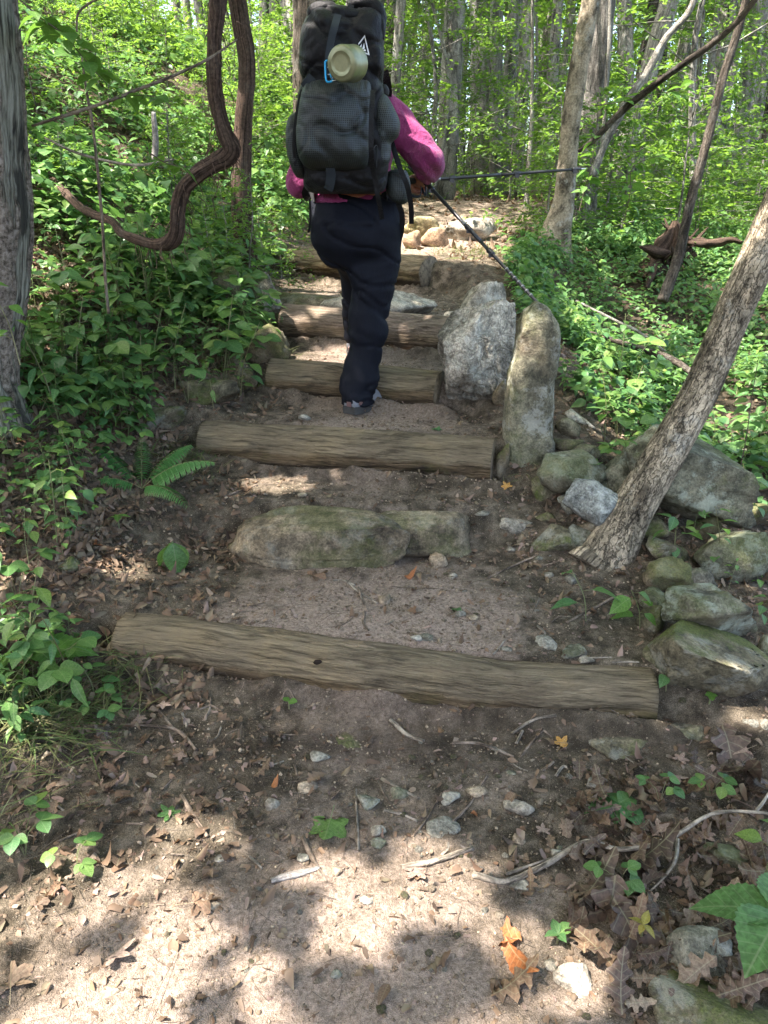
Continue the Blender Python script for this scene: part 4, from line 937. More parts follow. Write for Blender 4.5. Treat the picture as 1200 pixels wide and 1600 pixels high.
stick('fallen_branch', 'branch running down from the crooked one towards the leaning trunk', [(900, 470, 5.6), (960, 500, 5.4), (1000, 520, 5.2), (1040, 550, 5.0)], [.008, .01, .01, .008], 'bark_far', n=30)
# rotten root mass
RT = tree_root('rotten_stump', P(1055, 430, 6.8), 'torn reddish-brown rotten stump with jagged roots in the right undergrowth', 'stump')
c = np.array(RT.location)
rg = np.random.default_rng(4)
V, Fs, uv = tube([P(1020, 440, 6.8) - c, P(1035, 410, 6.8) - c, P(1052, 375, 6.8) - c, P(1055, 345, 6.8) - c], [.17, .14, .11, .02], 60, 70, True, lambda a, s, r: .55 * vn(np.cos(a) * 2.5, np.sin(a) * 2.5, s * 3) + .35 * fbm(np.cos(a) * 7, np.sin(a) * 7, s * 2, 3))
link('stump_core', mesh_np('stump_core', V, Fs, MT['rot'], True, uv), RT)
for k, pp in enumerate([[(1000, 385, 6.6), (1020, 392, 6.6), (1050, 400, 6.7)], [(1060, 375, 6.8), (1100, 380, 6.7), (1140, 375, 6.6), (1160, 378, 6.5)], [(1040, 470, 6.5), (1050, 440, 6.6), (1056, 400, 6.8)], [(1010, 450, 6.4), (1022, 420, 6.6), (1035, 400, 6.7)]]):
    tube_obj('root', MT['rot'], np.array([P(*q) for q in pp]) - c, [.012, .034, .026, .012][:len(pp)], RT, 12, 40, disp=lambda a, s, r: .6 * vn(np.cos(a) * 2 + k, np.sin(a) * 2, s * 12) + .3 * vn(np.cos(a) * 6 + k, np.sin(a) * 6, s * 5))
for k in range(22):
    a_ = rng.uniform(0, 6.3); e_ = rng.uniform(-.3, 1.2); L_ = rng.uniform(.12, .42); p0 = rng.normal(0, .06, 3) + [0, 0, .15]
    p1_ = p0 + np.array([math.cos(a_) * math.cos(e_), math.sin(a_) * math.cos(e_), math.sin(e_)]) * L_; tube_obj('root', MT['rot'], np.array([p0, (p0 + p1_) / 2 + rng.normal(0, .05, 3), p1_]), [.03, .02, .004], RT, 7, 14, disp=lambda a, s, r: .5 * vn(np.cos(a) * 2 + k, np.sin(a) * 2, s * 14))
stick('driftwood', 'bleached split branch end poking out behind the upright stone', [(862, 608, 4.15), (885, 618, 4.1), (912, 634, 4.0)], [.04, .045, .03], 'drift', 'branch', n=24)

# ================================================================== unseen overhead crowns, added and cut with gaps to shape the dappled shade
def crown_for(tree, p, M, mat='leaf_far'):
    V, F = scatter((CL_V, CL_F), p - np.array(tree.location), M); link('crown', mesh_np('crown', V, F, MT[mat], False), tree)  # leaf layer added for its shade, hung on the nearest tree
OH = [('added_shade_tree', (-4.3, -1.2), .17, 10.5), ('added_shade_tree', (-6.3, 3.5), .19, 11), ('added_shade_tree', (-2.6, -4.0), .16, 10.5), ('added_shade_tree', (-5.5, 8.6), .2, 12)]  # unseen trees added towards the sun to carry the shading leaves
anchors = [(T_LEAN, (2.6, 4.0)), (T_MID, (2.6, 8.5)), (T_SNAG, (-.9, 3.0)), (T_GREY, (3.4, 11.0))]
for nm, (x, y), r, h in OH:
    z0 = float(H(x, y)) - .2; t = tree_root(nm, (x, y, z0), 'unseen tall straight tree added so that its crown shades the trail', 'tree', 'unseen tall trees added to shade the trail')
    trunk_at(t, 'bark_far', [(x, y, z0), (x + .1, y, z0 + 3), (x - .1, y + .1, z0 + 6), (x, y, h)], [r * 1.3, r, r * .8, .04], 16, 30)
    anchors.append((t, (x, y)))
p1, M1 = shade_canopy_leaves(125000, (-5.5, -2.0), (3.6, 9.0), .10, 3.9, 5.0, 1)
p4, M4 = shade_canopy_leaves(24000, (-1.9, -2.0), (3.6, 9.0), .20, 5.3, 6.6, 4, .13)
p2, M2 = shade_canopy_leaves(7000, (-14, 8), (12, 22), .26, 7.5, 10.5, 2)
p3, M3_ = shade_canopy_leaves(5000, (3.6, -2), (9, 9.0), .24, 7.2, 9.5, 3)
PA = np.concatenate([p1, p2, p3, p4]); MA = np.concatenate([M1, M2, M3_, M4])
# nothing of this roof may hang down into the picture's near air
d2 = np.stack([(PA[:, 0] - a[1][0]) ** 2 + (PA[:, 1] - a[1][1]) ** 2 for a in anchors], -1)
own = d2.argmin(1)
for k, (t, c) in enumerate(anchors):
    s = own == k
    if s.any(): crown_for(t, PA[s], MA[s])
    rg = np.random.default_rng(50 + k); z0 = 5.8
    for j in range(5):   # limbs up into the crown
        q = PA[s][rg.integers(0, s.sum())] if s.any() else np.array([c[0], c[1], 8.0])
        st = np.array([c[0], c[1], rg.uniform(5.6, 7.0)]); tube_obj('limb', MT['bark_far'], np.array([st, (st + q) / 2 + rg.normal(0, .3, 3) * [1, 1, .3], q]) - np.array(t.location), [.06, .035, .01], t, 6, 10)

# ================================================================== woods behind
def place_proto(root, kids, x, y, rz, s, label, group, cat='tree', first=[None]):
    pass
PROTO = {}
def proto_tree(key, name, mats, **k):
    (wv, wf, wuv), (lv, lf) = make_tree(**k)
    t = bpy.data.meshes
    wm = mesh_np('trunk', wv, wf, MT[mats[0]], True, wuv); lm = mesh_np('crown', lv, lf, MT[mats[1]], False) if len(lv) else None
    PROTO[key] = (name, wm, lm)
def put(key, x, y, rz, s, label, group, cat='tree', sink=.05, sz=None):
    name, wm, lm = PROTO[key]; z = float(H(x, y)) - sink
    t = empty(name, (x, y, z), rz); t.scale = (s, s, (sz or 1) * s); tag(t, label, cat, group)
    link('trunk', wm, t)
    if lm: link('crown', lm, t)
    return t
for k in range(4): proto_tree('sap%d' % k, 'understory_sapling', ('bark_far', 'leaf_far'), seed=20 + k, h=4.2 + .5 * k, r=.035, crown0=.12, nb=34, bl=1.5, lsize=.068, npb=84)
for k in range(3): proto_tree('bush%d' % k, 'leafy_bush', ('bark_far', 'leaf_far'), seed=40 + k, h=1.5, r=.014, crown0=.1, nb=22, bl=.75, lsize=.062, npb=42, sides=5)
for k in range(3): proto_tree('tall%d' % k, 'woodland_tree', ('bark_far', 'leaf_far'), seed=60 + k, h=15, r=.20, crown0=.30, nb=50, bl=4.2, lsize=.17, npb=72, sides=14, upl=.3)
for k in range(3): proto_tree('pole%d' % k, 'slim_tree', ('bark_far', 'leaf_far'), seed=70 + k, h=11, r=.085, crown0=.25, nb=44, bl=2.4, lsize=.12, npb=80, sides=10, upl=.3)
for k in range(2): proto_tree('dark%d' % k, 'dark_trunk_tree', ('bark_dark', 'leaf_far'), seed=80 + k, h=13, r=.13, crown0=.35, nb=50, bl=3.2, lsize=.15, npb=90, sides=12, upl=.3)
def at_px(px, y):   # px column of the photograph near the horizon, y metres ahead
    x = (px - 600) / F_PX * y * cp; 
    for _ in range(3):
        z = float(H(x, y)); dep = y * cp - (z - 1.5) * sp; x = (px - 600) / F_PX * dep
    return x
LB = 'straight grey trunk among many in the sunlit woods behind the trail'
SPOTS = [  # (px, metres, proto, label)
 (448, 13.5, 'pole0', 'left one of the twin pale trunks left of the backpack top'), (462, 14.2, 'pole1', 'right one of the twin pale trunks left of the backpack top'),
 (483, 9.5, 'dark0', 'stout brown trunk directly behind the backpack top'),
 (690, 21, 'pole2', 'pale leaning trunk just above the hiker\'s elbow'), (712, 24, 'pole0', None), (755, 17, 'tall1', 'grey trunk in the middle of the woods above the horizontal pole'),
 (800, 22, 'dark0', 'dark trunk right of the middle grey one'), (812, 26, 'dark1', None), (742, 30, 'pole1', None), (725, 28, 'pole2', None), (660, 26, 'pole0', None), (640, 32, 'tall2', None),
 (838, 28, 'tall0', None), (860, 33, 'pole1', None), (968, 20, 'dark1', None), (1000, 25, 'dark0', None), (1015, 30, 'tall2', None), (1045, 34, 'pole2', None),
 (1098, 17, 'pole1', 'upright trunk between the thin leaning sapling and the right edge'), (1078, 24, 'tall1', None), (1140, 21, 'tall0', 'sunlit grey trunk near the right edge of the woods'), (1165, 26, 'tall2', None), (1190, 17.5, 'dark0', 'dark trunk at the right edge of the woods'), (1220, 30, 'tall1', None),
 (405, 19, 'pole2', None), (425, 27, 'tall1', None), (360, 22, 'pole0', None), (330, 26, 'dark1', None), (300, 20, 'pole1', None), (545, 30, 'tall2', None), (520, 24, 'pole2', None), (590, 22, 'dark0', None), (770, 40, 'tall0', None), (900, 38, 'tall1', None), (940, 42, 'tall2', None), (700, 44, 'tall0', None), (500, 42, 'tall1', None), (620, 46, 'tall2', None), (1060, 46, 'tall0', None), (1110, 40, 'tall2', None), (820, 50, 'tall1', None), (980, 52, 'tall0', None), (250, 28, 'tall0', None), (150, 24, 'pole2', None)]
for k, (px, y, key, lab) in enumerate(SPOTS):
    x = at_px(px, y); put(key, x, y, rng.uniform(0, 6.3), rng.uniform(.9, 1.15), lab or LB, 'trees of the woods behind the trail' if not lab else 'marked trunks of the woods', sz=1)
k = 0; tries = 0
while k < 52 and tries < 5000:
    tries += 1
    y = rng.uniform(11, 30) if k > 10 else rng.uniform(9.5, 14); px = rng.uniform(250, 1300); x = at_px(px, y)
    if y < 14 and (px < 420): 
        if rng.random() < .5: continue
    if y < 11 and 560 < px < 800: continue
    put('sap%d' % rng.integers(4), x, y, rng.uniform(0, 6.3), rng.uniform(.7, 1.25), 'slim leafy sapling among many filling the woods behind the trail', 'saplings of the woods'); k += 1
for k in range(3): proto_tree('stem%d' % k, 'straight_tree', ('bark_far', 'leaf_far'), seed=90 + k, h=14, r=.10, crown0=.5, nb=30, bl=2.6, lsize=.13, npb=70, sides=10, upl=.3, nsub=3)
for k in range(46):
    y = rng.uniform(11, 34); px = rng.uniform(620, 1250) if k % 4 else rng.uniform(280, 620); x = at_px(px, y)
    put('stem%d' % rng.integers(3), x, y, rng.uniform(0, 6.3), rng.uniform(.6, 1.3), 'slim straight trunk among many in the woods behind the trail', 'slim trunks of the woods', sz=1)
k = 0
while k < 150:
    y = rng.uniform(7.2, 24) ** 1.0; px = rng.uniform(330, 1330) if k % 3 else rng.uniform(800, 1330); x = at_px(px, y)
    if edge_l(y) - .1 < x < edge_r(y) + .1 and y < 9.5: continue
    if y < 9.5 and 560 < px < 820: continue
    put('bush%d' % rng.integers(3), x, y, rng.uniform(0, 6.3), rng.uniform(.5, 1.1), 'knee-high leafy bush among many on the woodland floor', 'bushes of the woodland floor', 'bush'); k += 1
# bushes of the left hillside
k = 0
while k < 66:
    y = rng.uniform(4.6, 13); x = edge_l(y) - rng.uniform(.6, 7)
    ppx, ppy, _ = to_px([x, y, float(H(x, y)) + .4])
    if ppx < 30 or ppx > 480 or ppy < -150: continue
    put('bush%d' % rng.integers(3), x, y, rng.uniform(0, 6.3), rng.uniform(.28, .75), 'low leafy bush among many on the left hillside', 'bushes of the left hillside', 'bush'); k += 1
for px, y, s_ in ((388, 5.1, .5), (360, 5.3, .42), (415, 5.6, .42), (330, 5.0, .35), (440, 6.5, .4)): put('bush%d' % rng.integers(3), at_px(px, y), y, rng.uniform(0, 6.3), s_, 'leafy bush standing around the foot of the straight vine', 'bushes at the foot of the straight vine', 'bush')
# far forest mass closing the view
rg = np.random.default_rng(99)
n = 100000
fy = rg.uniform(30, 75, n); fx = rg.uniform(-1, 1, n) * fy * .85; fz = H(fx, fy, False) + rg.beta(1.1, 1.3, n) * 22 - .5
cl = fbm(fx * .35, fy * .35, fz * .35, 3); keep = cl > -.12; fx, fy, fz = fx[keep], fy[keep], fz[keep]; n = len(fx)
VV, FF = scatter((CL_V, CL_F), np.stack([fx, fy, fz], -1), rot3(rg.uniform(0, 6.3, n), rg.normal(0, .5, n), rg.normal(0, .5, n), rg.uniform(.25, .6, n)))
tag(link('far_woods', mesh_np('far_woods', VV, FF, MT['leaf_far'], False)), kind='stuff')
# ================================================================== hiker
def ball(c, r): 
    V, F = ICO[3]; return V * np.asarray(r) + np.asarray(c), F
def limb(ps, rs, sides=18):
    out = []
    V, Fs, _ = tube(np.array(ps), rs, sides, max(8, len(ps) * 5)); out.append((V, Fs))
    for p, r in zip((ps[0], ps[-1]), (rs[0], rs[-1])): out.append(ball(p, r))
    return out
def solid(rows, **k):
    V, Fs, _ = loft(rows, **k); return (V, Fs)
def cloth_obj(name, parts, voxel, mat, parent, wr=None, it=4, origin=(0, 0, 0), kind=None):
    V, F, Nn = remesh(parts, voxel, it)
    if wr is not None: V = V + Nn * wr(V)[:, None]
    uv = np.stack([V[:, 0] + .6 * V[:, 1], V[:, 2]], -1)
    return link(name, mesh_np(name, V - np.asarray(origin), F, mat, True, uv), parent)
def mk_cloth(name, col, rough=.75, weave=900, sheen=.3, bump=.25, var=.25):
    s = N(name); p = s.co('Object'); n = s.noise(p, 9, 5, .6); f = s.noise(p, weave, 2, .5)
    c = s.mix(var, col, s.ramp(n, [(.3, .6), (.7, 1.5)]), 'MULTIPLY')
    h = s.math('ADD', s.math('MULTIPLY', s.noise(s.co('Object', (1, 1, .6), dist=.12, dscale=5), 18, 5, .6), 1.4), s.math('MULTIPLY', f, .08))
    return s.done(s.bsdf(c, rough, .16, s.bump(h, bump, .02), Sheen_Weight=sheen))
MT['trouser'] = mk_cloth('cloth_navy', (.0048, .0058, .010), .75, sheen=.0)
MT['shirt'] = mk_cloth('cloth_magenta', (.23, .032, .115), .72, sheen=.15, bump=1.0)
MT['black'] = mk_cloth('cloth_black', (.0065, .0062, .0068), .5, 600, .05, .5, .4)
MT['webbing'] = mk_cloth('webbing', (.020, .025, .030), .6, 1400, .1, .1)
MT['skin'] = mk_plain('skin', (.36, .16, .10), .5, .4)
MT['hair'] = mk_plain('hair', (.045, .028, .018), .5, .4, nz=.8, sc=120)
MT['shoe'] = mk_plain('shoe_mesh', (.17, .175, .19), .8, .2, nz=.6, sc=160)
MT['sole'] = mk_plain('shoe_sole', (.05, .048, .045), .85, .2, nz=.5, sc=80)
MT['shoe_acc'] = mk_plain('shoe_accent', (.14, .08, .075), .6, .3)
MT['pole'] = mk_plain('pole_black', (.02, .02, .022), .35, .5)
MT['pole_grey'] = mk_plain('pole_grey', (.28, .28, .27), .4, .5, .6)
MT['steel'] = mk_plain('steel', (.5, .5, .5), .3, .5, .9)
MT['cord'] = mk_plain('cord_dark', (.03, .03, .03), .7, .2)
MT['titan'] = mk_plain('pot_titanium', (.23, .235, .135), .38, .5, .55, nz=.05, sc=60)
MT['blue'] = mk_plain('carabiner_blue', (.02, .32, .62), .3, .6, .4)
MT['white'] = mk_plain('print_white', (.75, .75, .75), .6, .3)
def mk_grid():
    s = N('mesh_ripstop'); c = s.n('ShaderNodeTexCoord').outputs['UV']
    sp_ = s.n('ShaderNodeSeparateXYZ'); s.l(c, sp_.inputs[0])
    def ln(o):
        f = s.math('FRACT', s.math('MULTIPLY', o, 1 / .0080)); return s.ramp(f, [(.0, 1), (.26, 1), (.34, 0), (.92, 0), (1.0, 1)])
    g = s.mix(1.0, ln(sp_.outputs[0]), ln(sp_.outputs[1]), 'LIGHTEN')
    hole = s.mix(1.0, (1, 1, 1), g, 'SUBTRACT')
    n = s.noise(s.co('Object'), 7, 5, .6)
    thin = s.ramp(n, [(.35, .45), (.6, 1.0)])
    col = s.mix(s.math('MULTIPLY', g, thin), (.004, .0045, .005), (.05, .06, .058))
    h = s.math('ADD', s.math('MULTIPLY', s.noise(s.co('Object', dist=.04), 14, 4, .6), 1.6), s.math('MULTIPLY', g, .1))
    return s.done(s.bsdf(col, .55, .35, s.bump(h, .5, .01)))
MT['grid'] = mk_grid()

hb = np.array([.0 + (561 - 600) / F_PX * 3.8, 3.75, .0]); hb[2] = float(H(hb[0], hb[1]))
gz = float(H(-.13, 3.74)); foot_z = gz
# --- body: one continuous surface (mostly hidden by clothes)
Rh, Lh = P(583, 345, 3.80), P(525, 345, 3.80); Rk, Ra = P(573, 492, 3.77), P(560, 606, 3.74)
Lk, La = P(552, 424, 4.12), P(557, 530, 4.28)
Rs, Re, Rw = P(608, 180, 3.98), P(668, 246, 3.86), P(656, 272, 4.02)
Ls, Le, Lw = P(492, 182, 3.98), P(470, 284, 3.94), P(486, 268, 4.14)
chest, belly, neck, head = P(549, 200, 4.02), P(556, 290, 3.90), P(550, 145, 4.06), P(550, 88, 4.14)
parts = limb([Rh, Rk, Ra], [.085, .055, .042]) + limb([Lh, Lk, La], [.085, .055, .042])
parts += limb([Rs, Re], [.05, .038]) + limb([Re, Rw], [.038, .026]) + limb([Ls, Le], [.05, .038]) + limb([Le, Lw], [.038, .026])
parts += [ball(chest, (.16, .10, .17)), ball(belly, (.14, .10, .16)), ball((Rh + Lh) / 2 + [0, 0, .05], (.17, .12, .13))]
parts += limb([chest + [0, 0, .1], neck, head - [0, 0, .06]], [.06, .055, .055]) + [ball(head, (.075, .095, .11)), ball(head + [0, .095, -.02], (.012, .02, .02)), ball(head + [.075, 0, -.01], (.012, .02, .03)), ball(head + [-.075, 0, -.01], (.012, .02, .03))]
for a, sgn in ((Ra, 1), (La, 1)): parts += limb([a + [0, .0, -.03], a + [0, .12, -.05]], [.035, .028])
def hand(w, d, side):   # palm and five bent fingers closing round a grip along axis g
    d = np.array(d, float); d /= np.linalg.norm(d); s = np.array(side, float); s -= d * s.dot(d); s /= np.linalg.norm(s); n = np.cross(d, s)
    out = [ball(w + d * .045, (.036, .036, .034))] + limb([w, w + d * .05], [.024, .03])
    for i, ln in enumerate((.068, .076, .072, .058)):
        b0 = w + d * .075 + s * (.030 - .019 * i); k1 = b0 + d * ln * .42 + n * .006; k2 = k1 + d * .010 + n * -.026; k3 = k2 - d * .022 - n * .012
        out += limb([w + d * .04 + s * (.02 - .013 * i), b0, k1, k2, k3], [.011, .010, .0095, .009, .0075], 10)
    t0 = w + d * .025 + s * .030; out += limb([t0, t0 + s * .018 + d * .02, t0 + s * .012 + d * .045 - n * .018, t0 - s * .005 + d * .06 - n * .028], [.013, .0115, .010, .008], 10)
    return out
parts += hand(Rw, (.05, .75, -.55), (-.9, .1, .2)) + hand(Lw, (.15, .8, .6), (.9, .1, .2))
V, F, Nn = remesh(parts, .0065, 2)
person = link('person', mesh_np('person', V - hb, F, MT['skin'], True), None, hb)
tag(person, 'person seen from behind climbing the log steps in navy trousers and magenta shirt', 'person')
# --- trousers
tr = [solid([(300, 500, 612, 3.80, .16), (308, 487, 628, 3.80, .22), (320, 486, 631, 3.79, .26), (345, 484, 632, 3.77, .31), (365, 486, 631, 3.77, .31), (385, 492, 629, 3.77, .28), (402, 502, 627, 3.78, .24), (416, 515, 620, 3.79, .18)], e=2.2),
      solid([(335, 552, 631, 3.78, .24), (380, 537, 629, 3.775, .24), (410, 538, 625, 3.77, .21), (440, 545, 619, 3.765, .20), (470, 547, 613, 3.76, .18), (490, 547, 607, 3.755, .17), (530, 546, 603, 3.75, .165), (560, 542, 597, 3.74, .16), (590, 535, 593, 3.715, .165), (612, 531, 590, 3.70, .175), (631, 533, 586, 3.70, .17)], e=2.1)]
tr += limb([Lh + [.0, .02, -.02], (Lh + Lk) / 2 + [0, 0, -.01], Lk], [.105, .095, .075]) + limb([Lk, (Lk + La) / 2, La + [-.012, 0, .02]], [.075, .07, .066])
def wr_tr(V):
    x, y, z = V.T
    knee = np.exp(-((z - 1.02) / .16) ** 2); hem = np.exp(-((z - .66) / .07) ** 2); seat = np.exp(-((z - 1.32) / .12) ** 2)
    w = .007 * knee * vn(x * 9 + z * 6, y * 5, z * 30 + 14 * x) + .012 * hem * vn(x * 9, y * 9, z * 34) + .014 * vn(x * 9 + 7 * z, y * 7, z * 13) - .014 * np.exp(-(vn(x * 8 + z * 9, y * 6, z * 11 + 3) / .10) ** 2) + .007 * seat * vn(x * 14 + z * 16, y * 6, z * 12)
    w = w + .005 * np.exp(-((z - 1.2) / .09) ** 2) * (y < 3.8) * sst(-.16, -.08, x) * vn(x * 4 + z * 3, 2, (z - .25 * x) * 62)
    band = -.006 * np.exp(-((z - (1.125 + .03 * x)) / .005) ** 2) * (y < 3.95)
    return w + band + .002 * fbm(x * 30, y * 30, z * 30, 2)
cloth_obj('trousers', tr, .011, MT['trouser'], person, wr_tr, 5, hb)
# --- shirt
sh = [solid([(148, 510, 592, 4.03, .14), (158, 495, 604, 4.02, .2), (180, 488, 612, 4.0, .25), (220, 488, 617, 3.96, .26), (260, 488, 613, 3.92, .26), (292, 486, 609, 3.87, .27), (312, 488, 610, 3.83, .31), (320, 494, 606, 3.83, .29), (323, 505, 600, 3.83, .22)], e=2.3)]
sh += limb([P(596, 172, 3.99), Rs, P(640, 214, 3.92), Re], [.075, .083, .078, .074]) + limb([Re, P(674, 262, 3.93), P(672, 268, 3.96)], [.074, .062, .055])
sh += limb([P(504, 172, 3.99), Ls, P(482, 230, 3.94), Le], [.075, .083, .078, .07]) + limb([Le, P(478, 276, 4.05)], [.07, .055])
def wr_sh(V):
    x, y, z = V.T
    arm = sst(.03, .08, x)
    d = (x - .1) * .7 + (z - 1.75) * .7; e = (x - .1) * .7 - (z - 1.75) * .7
    return .015 * arm * vn(d * 24, e * 8, y * 10) - .010 * arm * np.exp(-(vn(d * 13, e * 4, y * 4 + 5) / .13) ** 2) + .010 * vn(x * 12, y * 12, z * 16 + x * 10) + .004 * arm * fbm(x * 26, y * 26, z * 26, 2) - .003 * arm * np.exp(-(vn(d * 22 + 3, e * 6, y * 5) / .12) ** 2)
cloth_obj('shirt', sh, .010, MT['shirt'], person, wr_sh, 4, hb)
V, Fs, uv = tube(np.array([P(664, 279, 3.99) , P(671, 272, 3.955)]), [.056, .060], 24, 4, True); 
hr = [ball(head + [0, -.012, .012], (.085, .10, .115))] + limb([head + [0, -.08, -.02], head + [0, -.10, -.10], neck + [0, -.08, -.06]], [.04, .035, .02])
cloth_obj('hair', hr, .010, MT['hair'], person, lambda V: .006 * vn(V[:, 0] * 60, V[:, 1] * 20, V[:, 2] * 10), 2, hb)
# --- shoes
def shoe(heel, ang=0):
    s = empty('shoe', (0, 0, 0)); s.parent = person
    s.location = np.array(heel) - hb
    ln = .275; rows = [(-.015, .028, .05, .05), (.0, .036, .0, .062), (.03, .040, 0, .075), (.07, .041, 0, .085), (.12, .044, 0, .082), (.18, .050, 0, .068), (.23, .046, 0, .055), (.265, .028, 0, .04), (.275, .008, 0, .03)]
    th = np.linspace(0, 2 * math.pi, 20, endpoint=False); A = catmull([[r[0], r[1], r[3]] for r in rows], 30)
    Vu = np.array([[a[1] * np.sign(math.cos(t)) * abs(math.cos(t)) ** .8, a[0], .022 + (a[2] if math.sin(t) > 0 else .0) * abs(math.sin(t)) ** .7] for a in A for t in th]); m = 30; k = 20
    a = (np.arange(m - 1)[:, None] * k + np.arange(k)[None]); b = (np.arange(m - 1)[:, None] * k + (np.arange(k)[None] + 1) % k)
    Fq = np.stack([a, b, b + k, a + k], -1).reshape(-1, 4); Vu = np.vstack([Vu, [0, -.01, .05], [0, .275, .03]])
    i = np.arange(k); j = (i + 1) % k; F3 = np.vstack([np.stack([np.full(k, m * k), j, i], -1), np.stack([np.full(k, m * k + 1), (m - 1) * k + i, (m - 1) * k + j], -1)])
    link('upper', mesh_np('upper', Vu, [Fq, F3], MT['shoe']), s)
    Vs = Vu.copy(); Vs[:, 0] *= 1.12; Vs[:, 1] = (Vs[:, 1] - .13) * 1.04 + .13; Vs[:, 2] = np.clip(Vs[:, 2], .0, .022 + .012 * (Vs[:, 1] < .05)) ; Vs[:, 2] = np.where(Vu[:, 2] <= .0225, .0, Vs[:, 2])
    link('sole', mesh_np('sole', Vs, [Fq, F3], MT['sole'], False), s)
    V, F = box_arr((0, -.017, .045), (.022, .006, .022)); link('heel_tab', mesh_np('heel_tab', V, F, MT['shoe_acc'], False), s)
    for q in (-1, 1):
        V, F = box_arr((q * .041, .03, .05), (.004, .05, .016)); link('side_stripe', mesh_np('side_stripe', V, F, MT['shoe_acc'], False), s)
    s.rotation_euler = (0, 0, ang); return s
hx = P(549, 648, 3.63); shoe((hx[0], 3.635, float(H(hx[0], 3.66)) + .006), R(-36)).scale = (1.15, 1.0, 1.05)
hx = P(553, 545, 4.22); shoe((La[0], 4.22, float(H(La[0], 4.3)) + .004), R(4))

# ================================================================== backpack
pk_o = P(535, 200, 3.62)
pack = empty('backpack', pk_o); tag(pack, 'tall black roll-top backpack with gridded mesh pockets worn by the hiker', 'backpack')
def pk(name, mat, V, Fs, uv=None, parent=None, smooth=True): return link(name, mesh_np(name, V - pk_o, Fs, MT[mat], smooth, uv), parent or pack)
def wrinkle(V, k=1.0, cx_=None):
    x, y, z = V.T; V = V + np.stack([0 * x, k * .010 * np.exp(-(vn(x * 5 + z * 7 + 3, z * 4 - x * 5, 11) / .10) ** 2) + k * .007 * np.exp(-(vn(x * 9 - z * 8, z * 7 + x * 6, 17) / .12) ** 2), 0 * x], -1); return V + np.stack([.3 * k * .010 * vn(x * 9, y * 9, z * 8), -k * (.011 * vn(x * 8, z * 6, 3) + .006 * vn(x * 22 + z * 10, z * 16, 5) + .003 * np.abs(vn(x * 40 - z * 22, z * 26, 8))), 0 * z], -1)
main = [(13, 500, 585, 3.66, .10), (17, 488, 594, 3.66, .16), (26, 480, 598, 3.65, .22), (50, 470, 600, 3.64, .28), (80, 467, 600, 3.63, .30), (110, 468, 600, 3.62, .30), (128, 472, 598, 3.62, .28), (150, 466, 600, 3.62, .31), (200, 463, 604, 3.62, .32), (245, 467, 607, 3.62, .31), (268, 474, 606, 3.62, .30), (286, 474, 604, 3.62, .28), (298, 481, 599, 3.63, .24), (303, 495, 585, 3.64, .15)]
V, Fs, uv = loft(main, 96, 150, 2.9); 
x, y, z = V.T
pz = lambda py, d=3.47: P(540, py, d)[2]
V = wrinkle(V, 2.0)
V[:, 1] += .012 * np.exp(-(vn(x * 6 + (z - pz(40)) * 7, z * 3, 1) / .15) ** 2) * sst(pz(75), pz(30), z)
pk('pack_bag', 'black', V, Fs, uv)
fp = [(125, 492, 570, 3.50, .06), (129, 480, 577, 3.49, .10), (140, 472, 579, 3.475, .15), (160, 467, 579, 3.465, .19), (200, 463, 578, 3.455, .21), (235, 466, 577, 3.455, .21), (252, 472, 576, 3.47, .18), (263, 482, 572, 3.49, .12), (268, 500, 560, 3.51, .06)]
V, Fs, uv = loft(fp, 80, 110, 2.5); V = wrinkle(V, 1.7)
# gathered pleats under the draw cord
zt = pz(133); V[:, 1] += -.006 * np.sin(V[:, 0] * 260) * np.exp(-((V[:, 2] - zt) / .03) ** 2)
pk('front_mesh_pocket', 'grid', V, Fs, uv)
V, Fs, uv = loft([(146, 588, 598, 3.60, .06), (152, 582, 606, 3.59, .12), (170, 580, 616, 3.58, .17), (192, 580, 625, 3.58, .19), (212, 580, 623, 3.58, .19), (224, 582, 612, 3.58, .16), (236, 582, 611, 3.58, .16), (252, 583, 609, 3.58, .16), (263, 588, 602, 3.58, .10)], 48, 70, 2.3); pk('side_mesh_pocket', 'grid', wrinkle(V, .8), Fs, uv)
V, Fs, uv = loft([(176, 458, 470, 3.62, .06), (185, 450, 474, 3.61, .12), (205, 447, 474, 3.60, .17), (235, 448, 476, 3.60, .18), (262, 455, 478, 3.60, .17), (276, 462, 480, 3.61, .10), (279, 468, 478, 3.61, .05)], 48, 60, 2.3); pk('side_mesh_pocket', 'grid', wrinkle(V, .8), Fs, uv)
V, Fs, uv = loft([(264, 618, 628, 3.66, .04), (269, 606, 636, 3.66, .10), (285, 602, 641, 3.66, .13), (303, 604, 641, 3.66, .13), (314, 612, 638, 3.66, .10), (319, 620, 632, 3.66, .04)], 36, 36, 2.3); pk('hip_belt_pocket', 'grid', wrinkle(V, .6), Fs, uv)
